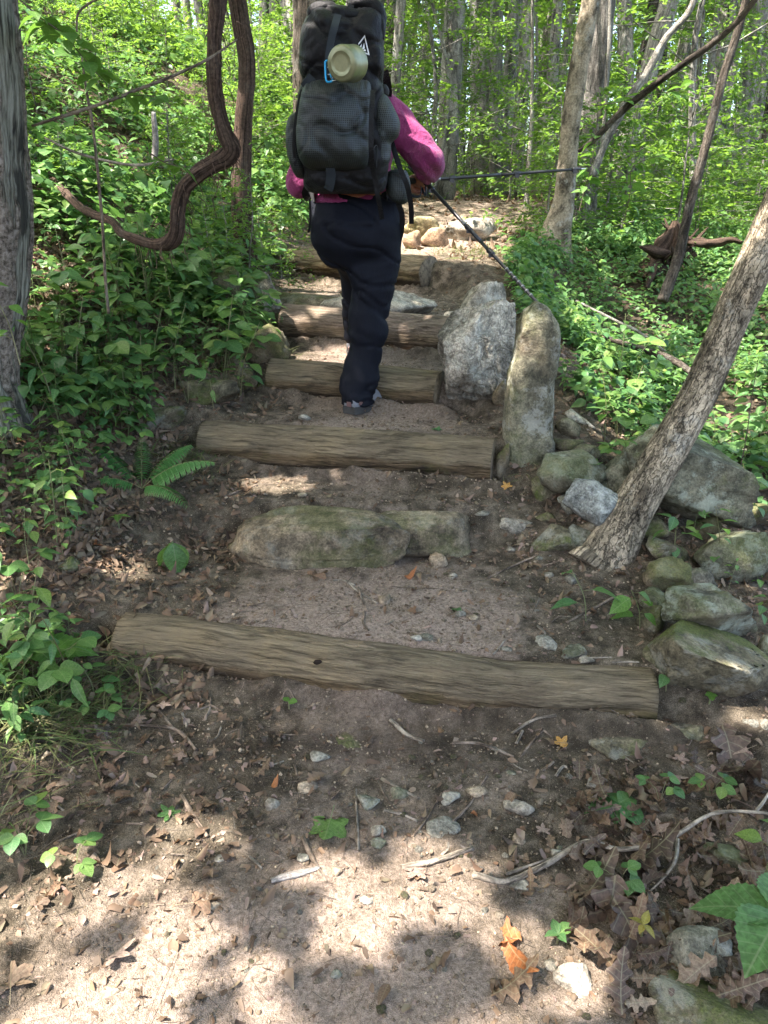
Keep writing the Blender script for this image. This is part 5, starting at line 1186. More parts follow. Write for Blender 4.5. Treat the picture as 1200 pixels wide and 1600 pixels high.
# roll top: left fold and right arch
def tb(name, mat, pts, rad, sides=14, n=40, parent=None, sq=1.0, disp=None):
    V, Fs, uv = tube([P(*q) for q in pts], rad, sides, n, True, disp, sq); return pk(name, mat, V, Fs, uv, parent)
fold = lambda a, s, r: .18 * vn(np.cos(a) * 2, np.sin(a) * 2, s * 26)
tb('roll_top', 'black', [(486, 30, 3.60), (489, 20, 3.60), (500, 14, 3.60), (515, 13, 3.60), (526, 17, 3.60)], [.018, .024, .026, .024, .016], 18, 50, disp=fold)
tb('roll_top', 'black', [(547, 12, 3.60), (553, 6, 3.60), (565, 4.5, 3.60), (580, 8, 3.60), (589, 16, 3.60), (594, 28, 3.60), (596, 45, 3.58), (597, 62, 3.57)], [.014, .020, .024, .026, .027, .024, .018, .008], 20, 80, disp=fold)
tb('roll_top', 'black', [(500, 19, 3.58), (525, 22, 3.56), (550, 23, 3.56), (575, 22, 3.58)], [.012, .02, .02, .014], 14, 30, disp=fold)
tb('top_strap', 'webbing', [(528, 21, 3.575), (538, 20, 3.57), (545, 16, 3.58), (549, 9, 3.59)], .006, 8, 20, sq=1.0)
V, F = box_arr(P(547, 13, 3.565), (.022, .012, .028), Matrix.Rotation(R(25), 3, 'Y')); pk('buckle', 'cord', V, F, smooth=False)
def strap(name, pts, wdt, mat='webbing', parent=None, th=.002, n=None):
    """flat webbing following points, facing the camera side"""
    C = catmull([P(*q) for q in pts], n or len(pts) * 6); T = np.gradient(C, axis=0); T /= np.linalg.norm(T, axis=1, keepdims=True)
    S = np.cross(T, np.array([0, -1.0, 0])); S /= np.linalg.norm(S, axis=1, keepdims=True); S *= wdt / 2; Y = np.array([0, th, 0])
    V = np.stack([C - S, C + S, C + S + Y, C - S + Y], 1).reshape(-1, 3); m = len(C); F = []
    for i in range(m - 1):
        for k in range(4): F.append([i * 4 + k, i * 4 + (k + 1) % 4, (i + 1) * 4 + (k + 1) % 4, (i + 1) * 4 + k])
    F += [[0, 1, 2, 3], [(m - 1) * 4 + 3, (m - 1) * 4 + 2, (m - 1) * 4 + 1, (m - 1) * 4]]
    return pk(name, mat, V, np.array(F), None, parent, False)
strap('strap', [(528, 22, 3.53), (523, 40, 3.475), (518, 60, 3.462), (514, 85, 3.455), (512, 104, 3.452), (511, 122, 3.45)], .028)
strap('strap', [(583, 140, 3.425), (581, 165, 3.38), (580, 200, 3.365), (580, 240, 3.37), (583, 268, 3.44), (588, 290, 3.46), (591, 310, 3.47), (595, 330, 3.52), (597, 343, 3.56)], .020, 'black')
strap('strap', [(488, 119, 3.47), (480, 130, 3.47), (474, 137, 3.485)], .034)
strap('strap', [(516, 262, 3.44), (517, 275, 3.455), (515, 290, 3.47), (512, 297, 3.485)], .038)
strap('strap', [(472, 140, 3.50), (466, 165, 3.50), (461, 195, 3.50), (459, 230, 3.50), (462, 260, 3.51)], .012, 'black')
strap('strap', [(612, 222, 3.60), (619, 245, 3.58), (627, 268, 3.57), (636, 290, 3.57), (642, 320, 3.60), (643, 350, 3.64)], .022, 'black')
strap('strap', [(622, 318, 3.66), (628, 335, 3.68), (628, 355, 3.70), (624, 375, 3.72)], .024, 'black')
strap('strap', [(484, 312, 3.68), (485, 335, 3.69), (484, 352, 3.70), (482, 364, 3.72)], .010, 'black')
strap('shoulder_strap', [(598, 112, 3.80), (602, 128, 3.88), (604, 146, 3.92), (600, 160, 4.02)], .05, 'black', th=.015)
strap('shoulder_strap', [(505, 150, 3.84), (500, 160, 3.92), (502, 170, 4.02)], .05, 'black', th=.015)
strap('hip_belt', [(490, 300, 3.72), (484, 302, 3.85), (490, 306, 3.98)], .08, 'black', th=.02)
strap('hip_belt', [(604, 300, 3.72), (618, 300, 3.85), (610, 303, 3.98)], .08, 'black', th=.02)
tb('strap_roll', 'cord', [(598, 140, 3.60), (600, 137, 3.60), (603, 142, 3.60), (602, 148, 3.60)], .014, 8, 12)
tb('draw_cord', 'cord', [(578, 262, 3.44), (584, 232, 3.43), (590, 230, 3.46), (588, 262, 3.45)], .0016, 5, 24)
# triangular mark: outline and peaks, flat print raised a hair off the cloth
def front_y(x, z):   # depth of the bag's rear face near x,z
    r = min(V0, key=lambda v: (v[0] - x) ** 2 + (v[2] - z) ** 2 + (0 if v[1] < 3.62 else 9)); return r[1]
bag = bpy.data.objects['pack_bag']; V0 = [(v.co.x + pk_o[0], v.co.y + pk_o[1], v.co.z + pk_o[2]) for v in bag.data.vertices if v.co.y < 0]
V0 = np.array(V0)
def fy(x, z): return V0[((V0[:, 0] - x) ** 2 + (V0[:, 2] - z) ** 2).argmin(), 1]
cm = P(566, 70, 3.48)
def mk2(pts, zo=.004):
    out = []
    for a, b_ in pts: x, z = cm[0] + a * .0029, cm[2] + b_ * .0029; out.append([x, 0, z])
    return np.array(out)
rot = R(14)
def rt(q): return (q[0] * math.cos(rot) + q[1] * math.sin(rot), -q[0] * math.sin(rot) + q[1] * math.cos(rot))
tri = [(0, 14), (-11, -8), (12, -8)]; tri_in = [(0, 10.8), (-8.3, -6.3), (9.2, -6.3)]
A = mk2([rt(q) for q in tri]); B = mk2([rt(q) for q in tri_in])
ypl = min(fy(p[0], p[2]) for p in A) - .003
V = np.vstack([A, B]); V[:, 1] = [fy(p[0], p[2]) - .0035 for p in V]
F = np.array([[0, 1, 4, 3], [1, 2, 5, 4], [2, 0, 3, 5]])
pk('logo_triangle', 'white', V, F, None, None, False)
pkq = [[(-4.6, -4.6), (-1.6, 3.2), (-1.0, -4.6)], [(0.2, -4.6), (1.0, 5.4), (3.6, -1.2)], [(1.6, -4.6), (3.9, -2.0), (6.6, -4.6)]]
for q in pkq:
    A = mk2([rt(p) for p in q]); A[:, 1] = [fy(p[0], p[2]) - .0035 for p in A]; pk('logo_peak', 'white', A, np.array([[0, 1, 2]]), None, None, False)

# ---- pot hanging from the pack
ax = np.array([-.40, -.88, -.12]); ax /= np.linalg.norm(ax)    # direction the base faces
pc = P(533, 99, 3.31); r = .073
up = np.array([0, 0, 1.0]); e1 = np.cross(ax, up); e1 /= np.linalg.norm(e1); e2 = np.cross(e1, ax)
prof = [(.0, .0), (.030, .0), (.044, .0), (.0465, -.0025), (.050, -.0025), (.0525, 0), (.062, .0), (.069, .003), (.073, .011), (.0735, .05), (.0735, .100), (.0755, .104), (.0755, .107), (.072, .107), (.071, .104)]
prof += [(.0, .102)]
th = np.linspace(0, 2 * math.pi, 56, endpoint=False)
V = np.array([pc + (-ax) * d + q * (math.cos(t) * e1 + math.sin(t) * e2) for q, d in [(max(a * .86, .0004), b_ * .92) for a, b_ in prof] for t in th])
m = len(prof); a = (np.arange(m - 1)[:, None] * 56 + np.arange(56)[None]); b_ = (np.arange(m - 1)[:, None] * 56 + (np.arange(56)[None] + 1) % 56)
Fq = np.stack([a, a + 56, b_ + 56, b_], -1).reshape(-1, 4)
pot = empty('camping_pot', pc); tag(pot, 'olive-grey metal camping pot hanging on the backpack, base outward', 'pot')
link('pot_body', mesh_np('pot_body', V - pc, Fq, MT['titan'], True), pot)
SG = -1 if e1[0] > 0 else 1
for s_ in (-1, 1):
    h0 = pc - ax * .045 + SG * e1 * .063 - e2 * .02; pts = [h0 + e2 * .012 * s_, h0 + SG * e1 * .02 + e2 * .012 * s_, h0 + SG * e1 * .022 - ax * .04 + e2 * .012 * s_, h0 - ax * .045 + e2 * .012 * s_]
    V, Fs, uv = tube(pts, .0018, 6, 16); link('handle', mesh_np('handle', V - pc, Fs, MT['steel'], True), pot)
# ---- carabiner
cpos = P(514, 111, 3.36); kr = [(-5, 12), (2, 13.5), (5, 10), (3, 3), (2.5, -6), (5, -11), (1, -13.5), (-4, -12), (-5, 0), (-5, 12)]
pts = np.array([cpos + [q[0] * .0027, .0, q[1] * .0027] for q in kr])
V, Fs, uv = tube(pts, .0042, 8, 60, False); kb = link('carabiner', mesh_np('carabiner', V - cpos, Fs, MT['blue'], True), None, cpos)
tag(kb, 'small blue wire-gate carabiner clipped beside the hanging pot', 'carabiner')
V, Fs, uv = tube([cpos + [.008, -.004, .034], cpos + [.022, -.012, .03], cpos + [.03, -.012, .02]], .0016, 5, 10); link('gate_wire', mesh_np('gate_wire', V - cpos, Fs, MT['steel']), kb)
V, Fs, uv = tube([cpos + [.008, -.004, -.026], cpos + [.024, -.012, -.022], cpos + [.034, -.01, -.03], cpos + [.01, -.006, -.034]], .0016, 5, 10); link('gate_wire', mesh_np('gate_wire', V - cpos, Fs, MT['steel']), kb)

# ================================================================== trekking poles
def pole(label, a, b_, locks, bands, basket=None, dup=0):
    a, b_ = np.array(a), np.array(b_); d = (b_ - a); L_ = np.linalg.norm(d); d /= L_
    t = empty('trekking_pole', a); tag(t, label, 'trekking pole', 'pair of trekking poles')
    def seg(name, mat, t0, t1, r0, r1, sides=12): 
        V, Fs, uv = tube([a + d * L_ * t0, a + d * L_ * (t0 + t1) / 2, a + d * L_ * t1], [r0, (r0 + r1) / 2, r1], sides, 7); return link(name, mesh_np(name, V - a, Fs, MT[mat]), t)
    seg('grip', 'cord', -.16, .0, .015, .013); seg('upper_shaft', 'pole', .0, .46, .0088, .0085); seg('lower_shaft', 'pole', .46, .97, .0078, .0065)
    for k, (t0, t1) in enumerate(bands): seg('shaft_band', 'pole_grey', t0, t1, .0092, .0092)
    for q in locks:
        seg('lock_collar', 'pole', q - .018, q + .018, .0125, .0120)
        V, F = box_arr(a + d * L_ * q + [0, -.010, -.012], (.022, .012, .016)); link('lock_lever', mesh_np('lock_lever', V - a, F, MT['pole'], False), t)
    seg('tip', 'steel', .965, 1.0, .004, .0025)
    if basket:
        V, Fs, uv = tube([a + d * L_ * basket, a + d * L_ * (basket + .008)], .02, 16, 2); link('basket', mesh_np('basket', V - a, Fs, MT['cord']), t)
    V, Fs, uv = tube([a - d * .13, a - d * .12 + [.02, -.01, -.05], a - d * .04 + [.012, -.02, -.07], a - d * .02], .006, 6, 16, squash=.3); link('wrist_strap', mesh_np('wrist_strap', V - a, Fs, MT['webbing']), t)
hp = P(668, 288, 4.02)
pole('upper trekking pole held almost level, pointing right towards the slender tree', hp + [-.01, .03, .02], P(915, 263.5, 4.25), [.16, .56, .93], [(.06, .09)])
pole('lower trekking pole slanting down to the top of the upright stone', hp, P(864, 499, 3.27), [.36, .54, .035], [(.30, .33), (.66, .665), (.69, .695), (.72, .725), (.75, .755), (.78, .785), (.81, .815), (.84, .845)])
# ================================================================== plants
def M44(p, M): 
    m = Matrix.Identity(4)
    for i in range(3):
        for j in range(3): m[i][j] = float(M[i][j])
        m[i][3] = float(p[i])
    return m
LEAFSETS = {'ov': L_OV, 'rd': [L_RD], 'ln': [L_LN], 'big': [L_BIG], 'ser': [L_SER], 'sm': [L_SM]}
LM_CACHE = {}
def leaf_mesh(kind, i, mat):
    k = (kind, i, mat)
    if k not in LM_CACHE: V, F = LEAFSETS[kind][i]; LM_CACHE[k] = mesh_np('leaf', V, F, MT[mat], True)
    return LM_CACHE[k]
def spec_alt(seed, h=.26, nl=8, ls=.065, kind='ov', lean=.35):
    rg = np.random.default_rng(seed); az = rg.uniform(0, 6.3); sg = h * rg.uniform(.8, 1.2)
    d = np.array([math.cos(az), math.sin(az)]) * lean * rg.uniform(.3, 1.3)
    pts = np.array([[0, 0, -.02], [d[0] * .2 * sg, d[1] * .2 * sg, .5 * sg], [d[0] * .8 * sg, d[1] * .8 * sg, sg]])
    wood = [tube(pts, [.0022, .0018, .001], 4, 7, False)[:2]]; C = catmull(pts, 40); L = []
    for i in range(nl):
        t = .25 + .75 * (i + .5) / nl; p = C[int(t * 39)]; a = az + i * 2.5 + rg.uniform(-.5, .5); pet = .02 + .03 * rg.random() * (1 - t)
        q = p + np.array([math.cos(a), math.sin(a), .35]) * pet; wood.append((tube([p, q], .0008, 3, 2, False)[:2]))
        L.append((kind, int(rg.integers(len(LEAFSETS[kind]))), q, rot3(a + rg.uniform(-.3, .3), rg.uniform(-.45, .2), rg.normal(0, .3), ls * rg.uniform(.65, 1.2) * (1.1 - .3 * t))))
    return cat_arrays(wood), L
def spec_tri(seed, h=.16, np_=4, ls=.05, kind='rd'):
    rg = np.random.default_rng(seed); wood, L = [], []
    for i in range(np_):
        a = i * 2.4 + rg.uniform(0, 1); hh = h * rg.uniform(.6, 1.15); r = h * rg.uniform(.3, .8)
        e = np.array([math.cos(a) * r, math.sin(a) * r, hh]); pts = np.array([[0, 0, -.01], e * [.35, .35, .7], e]); wood.append(tube(pts, .001, 3, 5, False)[:2])
        for k in (-1, 0, 1): L.append((kind, int(rg.integers(len(LEAFSETS[kind]))), e, rot3(a + k * 1.25 + rg.uniform(-.2, .2), rg.uniform(-.25, .15), rg.normal(0, .2), ls * rg.uniform(.8, 1.2) * (1.15 if k == 0 else 1))))
    return cat_arrays(wood), L
def spec_ros(seed, nl=5, ls=.10, kind='big', h=.03, pit=(.1, .6)):
    rg = np.random.default_rng(seed); L = []; wood = [tube([[0, 0, -.02], [0, 0, h]], .003, 4, 2, False)[:2]]
    for i in range(nl): a = i * 6.283 / nl + rg.uniform(-.3, .3); L.append((kind, int(rg.integers(len(LEAFSETS[kind]))), np.array([0, 0, h]), rot3(a, rg.uniform(*pit), rg.normal(0, .2), ls * rg.uniform(.75, 1.2))))
    return cat_arrays(wood), L
def plant_obj(name, spec, mat, label, group, loc, rz=0, s=1, cat='plant', lm=None, rot=None):
    (wv, wf), L = spec; t = empty(name, loc, rz); t.scale = (s,) * 3; tag(t, label, cat, group)
    if rot: t.rotation_euler = rot
    link('stem', mesh_np('stem', wv, wf, MT['grass']), t)
    for k, (kind, i, p, M) in enumerate(L): link('leaf', leaf_mesh(kind, i, mat), t, mw=M44(p, M))
    return t
def plant_arr(spec):
    (wv, wf), L = spec; out = []
    for kind, i, p, M in L: V, F = LEAFSETS[kind][i]; out.append((V @ M.T + p, F))
    V, Fs = cat_arrays(out); return (V, Fs[0]), (wv, wf[0])
SP = [('woodland_seedling', spec_alt(1, .24, 8, .062), 'leaf'), ('woodland_seedling', spec_alt(2, .30, 10, .058), 'leaf'), ('woodland_seedling', spec_alt(3, .18, 6, .07), 'leaf'), ('broadleaf_herb', spec_alt(4, .22, 6, .085), 'leaf'),
      ('trifoliate_plant', spec_tri(5), 'leaf'), ('trifoliate_plant', spec_tri(6, .20, 5, .055), 'leaf'), ('trifoliate_plant', spec_tri(7, .10, 3, .04), 'leaf'), ('lance_leaf_herb', spec_alt(8, .26, 9, .075, 'ln'), 'leaf')]
protos = []
def clear_of_path(x, y): return x < edge_l(y) - .02 or x > edge_r(y) + .1
GRP = {'woodland_seedling': ('slender green seedling among many in the undergrowth of the banks', 'seedlings of the undergrowth'), 'broadleaf_herb': ('herb with broader green leaves among many on the banks', 'broadleaf herbs of the undergrowth'),
       'trifoliate_plant': ('plant with leaves in threes among many on the banks', 'three-leaved plants of the undergrowth'), 'lance_leaf_herb': ('herb with narrow pointed leaves among many on the banks', 'narrow-leaved herbs of the undergrowth')}
PKIDS = None
cand = []
rg = np.random.default_rng(11)
tries = 0
while len(cand) < 295 and tries < 60000:
    tries += 1
    if rg.random() < .80: y = rg.uniform(1.75, 4.6) if rg.random() < .6 else rg.uniform(1.75, 3.4); x = edge_l(y) - rg.exponential(.65) + .03
    else: y = rg.uniform(2.2, 5.5); x = edge_r(y) + .12 + rg.exponential(.6)
    dens = fbm(x * 2.2, y * 2.2, 4, 2) + .5
    if rg.random() > dens: continue
    z = float(H(x, y)); ppx, ppy, _ = to_px([x, y, z])
    if not (-30 < ppx < 1230 and 150 < ppy < 1500): continue
    if x < 0 and ppy > 860 and ppx > 130: continue
    if x < 0 and ppy > 640 and rg.random() < (.25 if ppy < 800 else .55): continue
    if 130 < ppx < 330 and 690 < ppy < 860: continue
    if x > 0 and (ppx < 930 or ppy > 1000): continue
    if x > 0 and ppy > 830 and rg.random() < .7: continue
    cand.append((x, y, z))
protoO = [None] * 8
for i, (x, y, z) in enumerate(cand):
    k = int(rg.integers(8)); nm, sp_, mt = SP[k]; lb, gr = GRP[nm]
    s = (.55 + .95 * rg.random() ** 1.3) * (1.15 if y > 3 else .85)
    if protoO[k] is None:
        o = plant_obj(nm, sp_, mt, lb, gr, (x, y, z)); protoO[k] = (o, list(o.children))
    else:
        src, kids = protoO[k]; o = src.copy(); COL.objects.link(o); o.location = (x, y, z)
        for ch in kids: c = ch.copy(); COL.objects.link(c); c.parent = o
    o.rotation_euler = (rg.normal(0, .12), rg.normal(0, .12), rg.uniform(0, 6.3)); o.scale = (s,) * 3
# ground cover beyond what one can count
rg = np.random.default_rng(12)
ARR = [plant_arr(s[1]) for s in SP]
def cover(name, n, gen, smin, smax, thr=-.1, mat='leaf'):
    Vs = []; WV = []
    X, Y = gen(n); dens = fbm(X * 1.4, Y * 1.4, 4, 3); k = (dens > thr) & ((X < edge_l(Y) - .05) | (X > edge_r(Y) + .12)); X, Y = X[k], Y[k]
    Z = H(X, Y); t = rg.integers(0, len(ARR), len(X)); s = rg.uniform(smin, smax, len(X)); yaw = rg.uniform(0, 6.3, len(X)); nn = slope_n(X, Y); nn = nn * .4 + [0, 0, .6]; nn += rg.normal(0, .12, nn.shape); nn /= np.linalg.norm(nn, axis=1, keepdims=True)
    M = align3(nn, yaw, s)
    for j in range(len(ARR)):
        q = t == j
        if q.any(): Vs.append(scatter(ARR[j][0], np.stack([X, Y, Z], -1)[q], M[q]))
    V, F = cat_arrays(Vs); tag(link(name, mesh_np(name, V, F, MT[mat], True)), kind='stuff'); return len(V)
def gl(n): y = rg.uniform(4.2, 14, n); return edge_l(y) - rg.exponential(2.6, n) - .1, y
def gl2(n): y = rg.uniform(2.55, 4.6, n); return edge_l(y) - .25 - rg.exponential(1.2, n), y
def gr(n): y = rg.uniform(3.6, 12, n); return edge_r(y) + .15 + rg.exponential(1.8, n), y
def gf(n): y = rg.uniform(9, 28, n); return rg.uniform(-.75, .75, n) * y, y
cover('ground_cover', 5600, gl, .5, 1.6, -.2)
cover('ground_cover', 480, gl2, .35, .9, -.1)
cover('ground_cover', 6500, gr, .4, 1.15, -.25)
def gp(n): return rg.uniform(.9, 3.2, n), rg.uniform(4.6, 7.6, n)
cover('ground_cover', 1300, gp, .4, 1.0, -.6)
cover('ground_cover', 4200, gf, 1.2, 2.6, -.25, 'leaf_far')
# ---- fern
def fern(loc, label, fronds, s=1.0):
    t = empty('fern', loc); tag(t, label, 'fern')
    for (az, el, L_, dr) in fronds:
        pts = []; 
        for u in np.linspace(0, 1, 9): r = L_ * (u * math.cos(el) ); pts.append([math.cos(az) * r, math.sin(az) * r, L_ * (u * math.sin(el) - dr * u * u)])
        pts = np.array(pts); V, Fs, uv = tube(pts, [.0022, .0018, .001], 4, 16, False); fr = link('frond', mesh_np('frond', V, Fs, MT['grass']), t); C = catmull(pts, 60); T = np.gradient(C, axis=0)
        n = int(L_ / .011)
        for i in range(n):
            u = .16 + .84 * i / n; c = C[int(u * 59)]; tt = T[int(u * 59)]; w = .062 * (L_ / .34) * math.sin(math.pi * min(1, (1 - u) * .62 + .06)) ** .9 * (1.0 if u > .2 else .8)
            for sg in (-1, 1):
                yaw = math.atan2(tt[1], tt[0]) + sg * 1.25; m = rot3(yaw, -.1 + .25 * 0, sg * -.15, w); m[:, 1] *= .62
                link('leaflet', leaf_mesh('ln', 0, 'fern'), fr, mw=M44(c, m))
    return t
g = G(222, 765); 
fern(g, 'sword fern with arching fronds on the left bank above the lowest log', [(R(8), .75, .42, .45), (R(45), .85, .38, .40), (R(150), .75, .44, .30), (R(-35), .5, .32, .55), (R(100), .95, .30, .2), (R(200), .7, .30, .5)])
g = G(175, 400); fern(g, 'darker fern among leaves right of the weathered trunk', [(R(20), .8, .36, .4), (R(80), .9, .34, .3), (R(150), .8, .34, .4), (R(-40), .6, .3, .5)])
for k, (px, py, s_) in enumerate([(95, 640, .8), (300, 500, .8), (235, 460, .9), (150, 545, .7), (330, 470, .7), (250, 330, 1.0), (120, 430, .9), (960, 640, .8), (1090, 520, .9), (1000, 590, .8), (1150, 620, .9)]):
    t = fern(G(px, py), 'small fern among the leafy plants of the banks', [(az + k, el, L_ * s_, dr) for az, el, L_, dr in ((0, .8, .3, .4), (1.3, .9, .26, .3), (2.6, .8, .3, .4), (3.9, .7, .24, .4), (5.1, .8, .28, .4))]) if k < 4 else None
    if t is None:
        src = small_fern; t = copy_tree(src); t.location = G(px, py); t.scale = (s_,) * 3; t.rotation_euler = (0, 0, k * 1.7)
    small_fern = t; t['group'] = 'small ferns of the banks'
# ---- marked plants
def mark(name, spec, px, py, mat, label, rz=0, s=1.0, d=None, cat='plant'):
    g = P(px, py, d) if d else G(px, py); return plant_obj(name, spec, mat, label, None, g, rz, s, cat)
mark('rosette_plant', spec_ros(31, 5, .085, 'big', .02, (.0, .35)), 965, 1270, 'leaf', 'green rosette of five oval leaves on the soil right of the trail', .4)
mark('seedling', spec_ros(32, 2, .03, 'rd', .03, (.1, .4)), 452, 1112, 'leaf_bright', 'tiny two-leaved seedling in front of the lowest log', 2.6)
mark('seedling', spec_ros(33, 4, .024, 'rd', .03, (.1, .3)), 1106, 1112, 'leaf_bright', 'tiny four-leaved sprout under the mossy slab at the right')
mark('broadleaf_seedling', spec_alt(34, .16, 3, .10, 'big', .8), 916, 975, 'leaf', 'drooping broad leaf pair just right of the sandy tread by the trunk', 2.9)
mark('broadleaf_seedling', spec_alt(35, .13, 5, .085, 'big', .4), 1000, 985, 'leaf_bright', 'seedling with bright heart-shaped leaves between trunk and domed boulder', .2)
mark('broadleaf_seedling', spec_alt(36, .10, 3, .075, 'big', .3), 1040, 1085, 'leaf', 'dark green leaves hanging at the lowest log\'s right end', 1.0)
mark('sprout', spec_tri(37, .07, 3, .028), 1030, 1260, 'leaf', 'small three-leaved sprout right of the green rosette')
mark('sprout', spec_tri(38, .06, 3, .032), 1110, 1250, 'leaf', 'small sprout near the right edge above the curved branch')
mark('sprout', spec_tri(39, .06, 3, .03), 965, 1395, 'leaf', 'sprout under the fork of the curved branch')
mark('yellowing_seedling', spec_ros(40, 4, .032, 'ov', .05, (-.2, .6)), 1000, 1475, 'leaf_yellow', 'yellowing seedling between dark oak leaves', .8)
mark('sprout', spec_ros(41, 4, .04, 'ov', .03, (.1, .4)), 870, 1480, 'leaf', 'bluish-green sprout left of the dark oak leaves', .3)
mark('serrated_plant', spec_ros(42, 4, .16, 'ser', .16, (-.15, .25)), 1196, 1520, 'leaf', 'plant with large saw-toothed leaves at the right edge near the corner', 2.6)
mark('serrated_plant', spec_alt(43, .22, 5, .07, 'ser', .3), 1190, 1390, 'leaf', 'upright plant at the right edge above the saw-toothed leaves')
mark('lobed_plant', spec_ros(44, 4, .15, 'ser', .12, (-.1, .3)), 70, 1075, 'leaf_bright', 'large sunlit pale green leaves over the grass tuft at the left edge', .5)
mark('lobed_plant', spec_alt(45, .14, 7, .05, 'rd', .3), 150, 1090, 'leaf', 'cluster of round leaves left of the lowest log\'s end')
mark('drooping_plant', spec_ros(46, 3, .13, 'ser', .12, (-1.2, -.6)), 275, 895, 'leaf', 'large drooping jagged leaf hanging over the litter below the fern', 5.0)
mark('broadleaf_herb', spec_ros(47, 5, .11, 'big', .14, (-.5, .1)), 270, 560, 'leaf', 'broad drooping oval leaves above the mossy wedge rock', .2)
mark('twin_leaf_vine', spec_alt(48, .20, 8, .05, 'ov', .9), 30, 560, 'leaf_bright', 'pale twining shoot with paired leaves against the weathered trunk', 0, d=2.3)
mark('seedling', spec_tri(49, .1, 4, .04), 40, 1340, 'leaf', 'low round-leaved plant at the lower left edge')
mark('seedling', spec_tri(50, .06, 4, .032), 120, 1360, 'leaf', 'small clover-like plant on litter at the lower left')
mark('seedling', spec_tri(51, .08, 4, .035), 165, 1130, 'leaf', 'three-leaved seedling left of the dark soil below the lowest log')
mark('seedling', spec_ros(52, 4, .05, 'ov', .05, (.0, .3)), 187, 830, 'leaf_bright', 'fresh star of pale green leaves under the fern')
mark('seedling', spec_alt(53, .2, 8, .05), 375, 620, 'leaf', 'leafy stem overhanging the mossy wedge rock', 5.5)
mark('seedling', spec_alt(54, .2, 9, .05), 420, 560, 'leaf', 'leafy stem in front of the broad rock by the sunken log', 5.5)
mark('seedling', spec_alt(55, .3, 9, .055, 'ov', .6), 945, 690, 'leaf_bright', 'thin stem with small sunlit leaves crossing before the upright stone', 3.0)
mark('seedling', spec_ros(56, 2, .14, 'big', .05, (.7, 1.2)), 920, 755, 'leaf', 'folded upright green leaf between the stones of the pile', 1.5)
for k, (px, py, s) in enumerate([(1060, 790, 1.0), (1120, 900, .8), (1150, 760, 1.2), (1185, 700, 1.2), (1080, 850, .6)]):
    plant_obj('woodland_seedling', spec_alt(60 + k, .34, 9, .075, 'ov' if k % 2 else 'big'), 'leaf', 'seedling growing among the stones of the right-hand pile', 'seedlings between the piled stones', G(px, py), k * 1.3, s)
# leafy twigs hanging near the left trunk and by the right trees
def leafy_twig(name, label, pts, nl, ls, mat='leaf_bright', kind='ov', seed=0, rad=.003):
    pts = np.array([P(*q) for q in pts]); c = pts[0]; rg = np.random.default_rng(seed)
    t = empty(name, c); tag(t, label, 'branch'); V, Fs, uv = tube(pts - c, [rad, rad * .7, rad * .4], 5, 24, False); link('stem', mesh_np('stem', V, Fs, MT['twig']), t)
    C = catmull(pts, 60)
    for i in range(nl):
        u = .15 + .85 * (i + rg.random()) / nl; p = C[min(59, int(u * 59))]; a = rg.uniform(0, 6.3)
        link('leaf', leaf_mesh(kind, int(rg.integers(len(LEAFSETS[kind]))), mat), t, mw=M44(p - c + np.array([math.cos(a), math.sin(a), 0]) * .012, rot3(a, rg.uniform(-.6, .15), rg.normal(0, .3), ls * rg.uniform(.7, 1.2))))
leafy_twig('leafy_branch', 'drooping leafy twig with lit lobed leaves right of the weathered trunk', [(20, -10, 2.9), (60, 25, 2.9), (100, 55, 2.9), (130, 90, 2.9), (165, 130, 2.9)], 22, .085, 'leaf_bright', 'ser', 1)
leafy_twig('leafy_branch', 'leafy twig crossing above the slanting branch on the left bank', [(165, 160, 3.0), (200, 150, 3.0), (235, 150, 3.0), (270, 160, 3.0)], 9, .065, 'leaf_bright', 'ser', 2)
leafy_twig('leafy_branch', 'twig with large backlit leaves below the bend of the slanting branch', [(235, 240, 3.3), (260, 255, 3.3), (290, 262, 3.3)], 6, .09, 'leaf_bright', 'big', 3)
leafy_twig('leafy_branch', 'leaf pair catching sun beside the backpack\'s left side', [(400, 235, 4.2), (415, 220, 4.2), (430, 214, 4.2)], 3, .07, 'leaf_bright', 'big', 4)
leafy_twig('leafy_branch', 'sunlit sprig in front of the slender tree near the pole tip', [(905, 330, 4.8), (915, 290, 4.8), (925, 255, 4.8), (935, 170, 4.8)], 16, .075, 'leaf_bright', 'ov', 5)
leafy_twig('leafy_branch', 'leafy spray of the long bare branch right of the furrowed trunk', [(930, 165, 4.9), (965, 160, 4.9), (1010, 150, 4.9), (1060, 140, 4.8), (1100, 120, 4.8)], 16, .09, 'leaf_bright', 'ov', 6)
leafy_twig('leafy_branch', 'tall leafy shoot with lit leaves in the right undergrowth', [(975, 345, 4.8), (985, 300, 4.8), (990, 260, 4.8), (1040, 240, 4.8)], 14, .08, 'leaf_bright', 'ov', 7)
leafy_twig('leafy_branch', 'red-stemmed leafy shoot between leaning trunk and right edge', [(1150, 760, 3.1), (1165, 690, 3.1), (1175, 620, 3.1), (1185, 560, 3.1)], 16, .08, 'leaf', 'ov', 8)
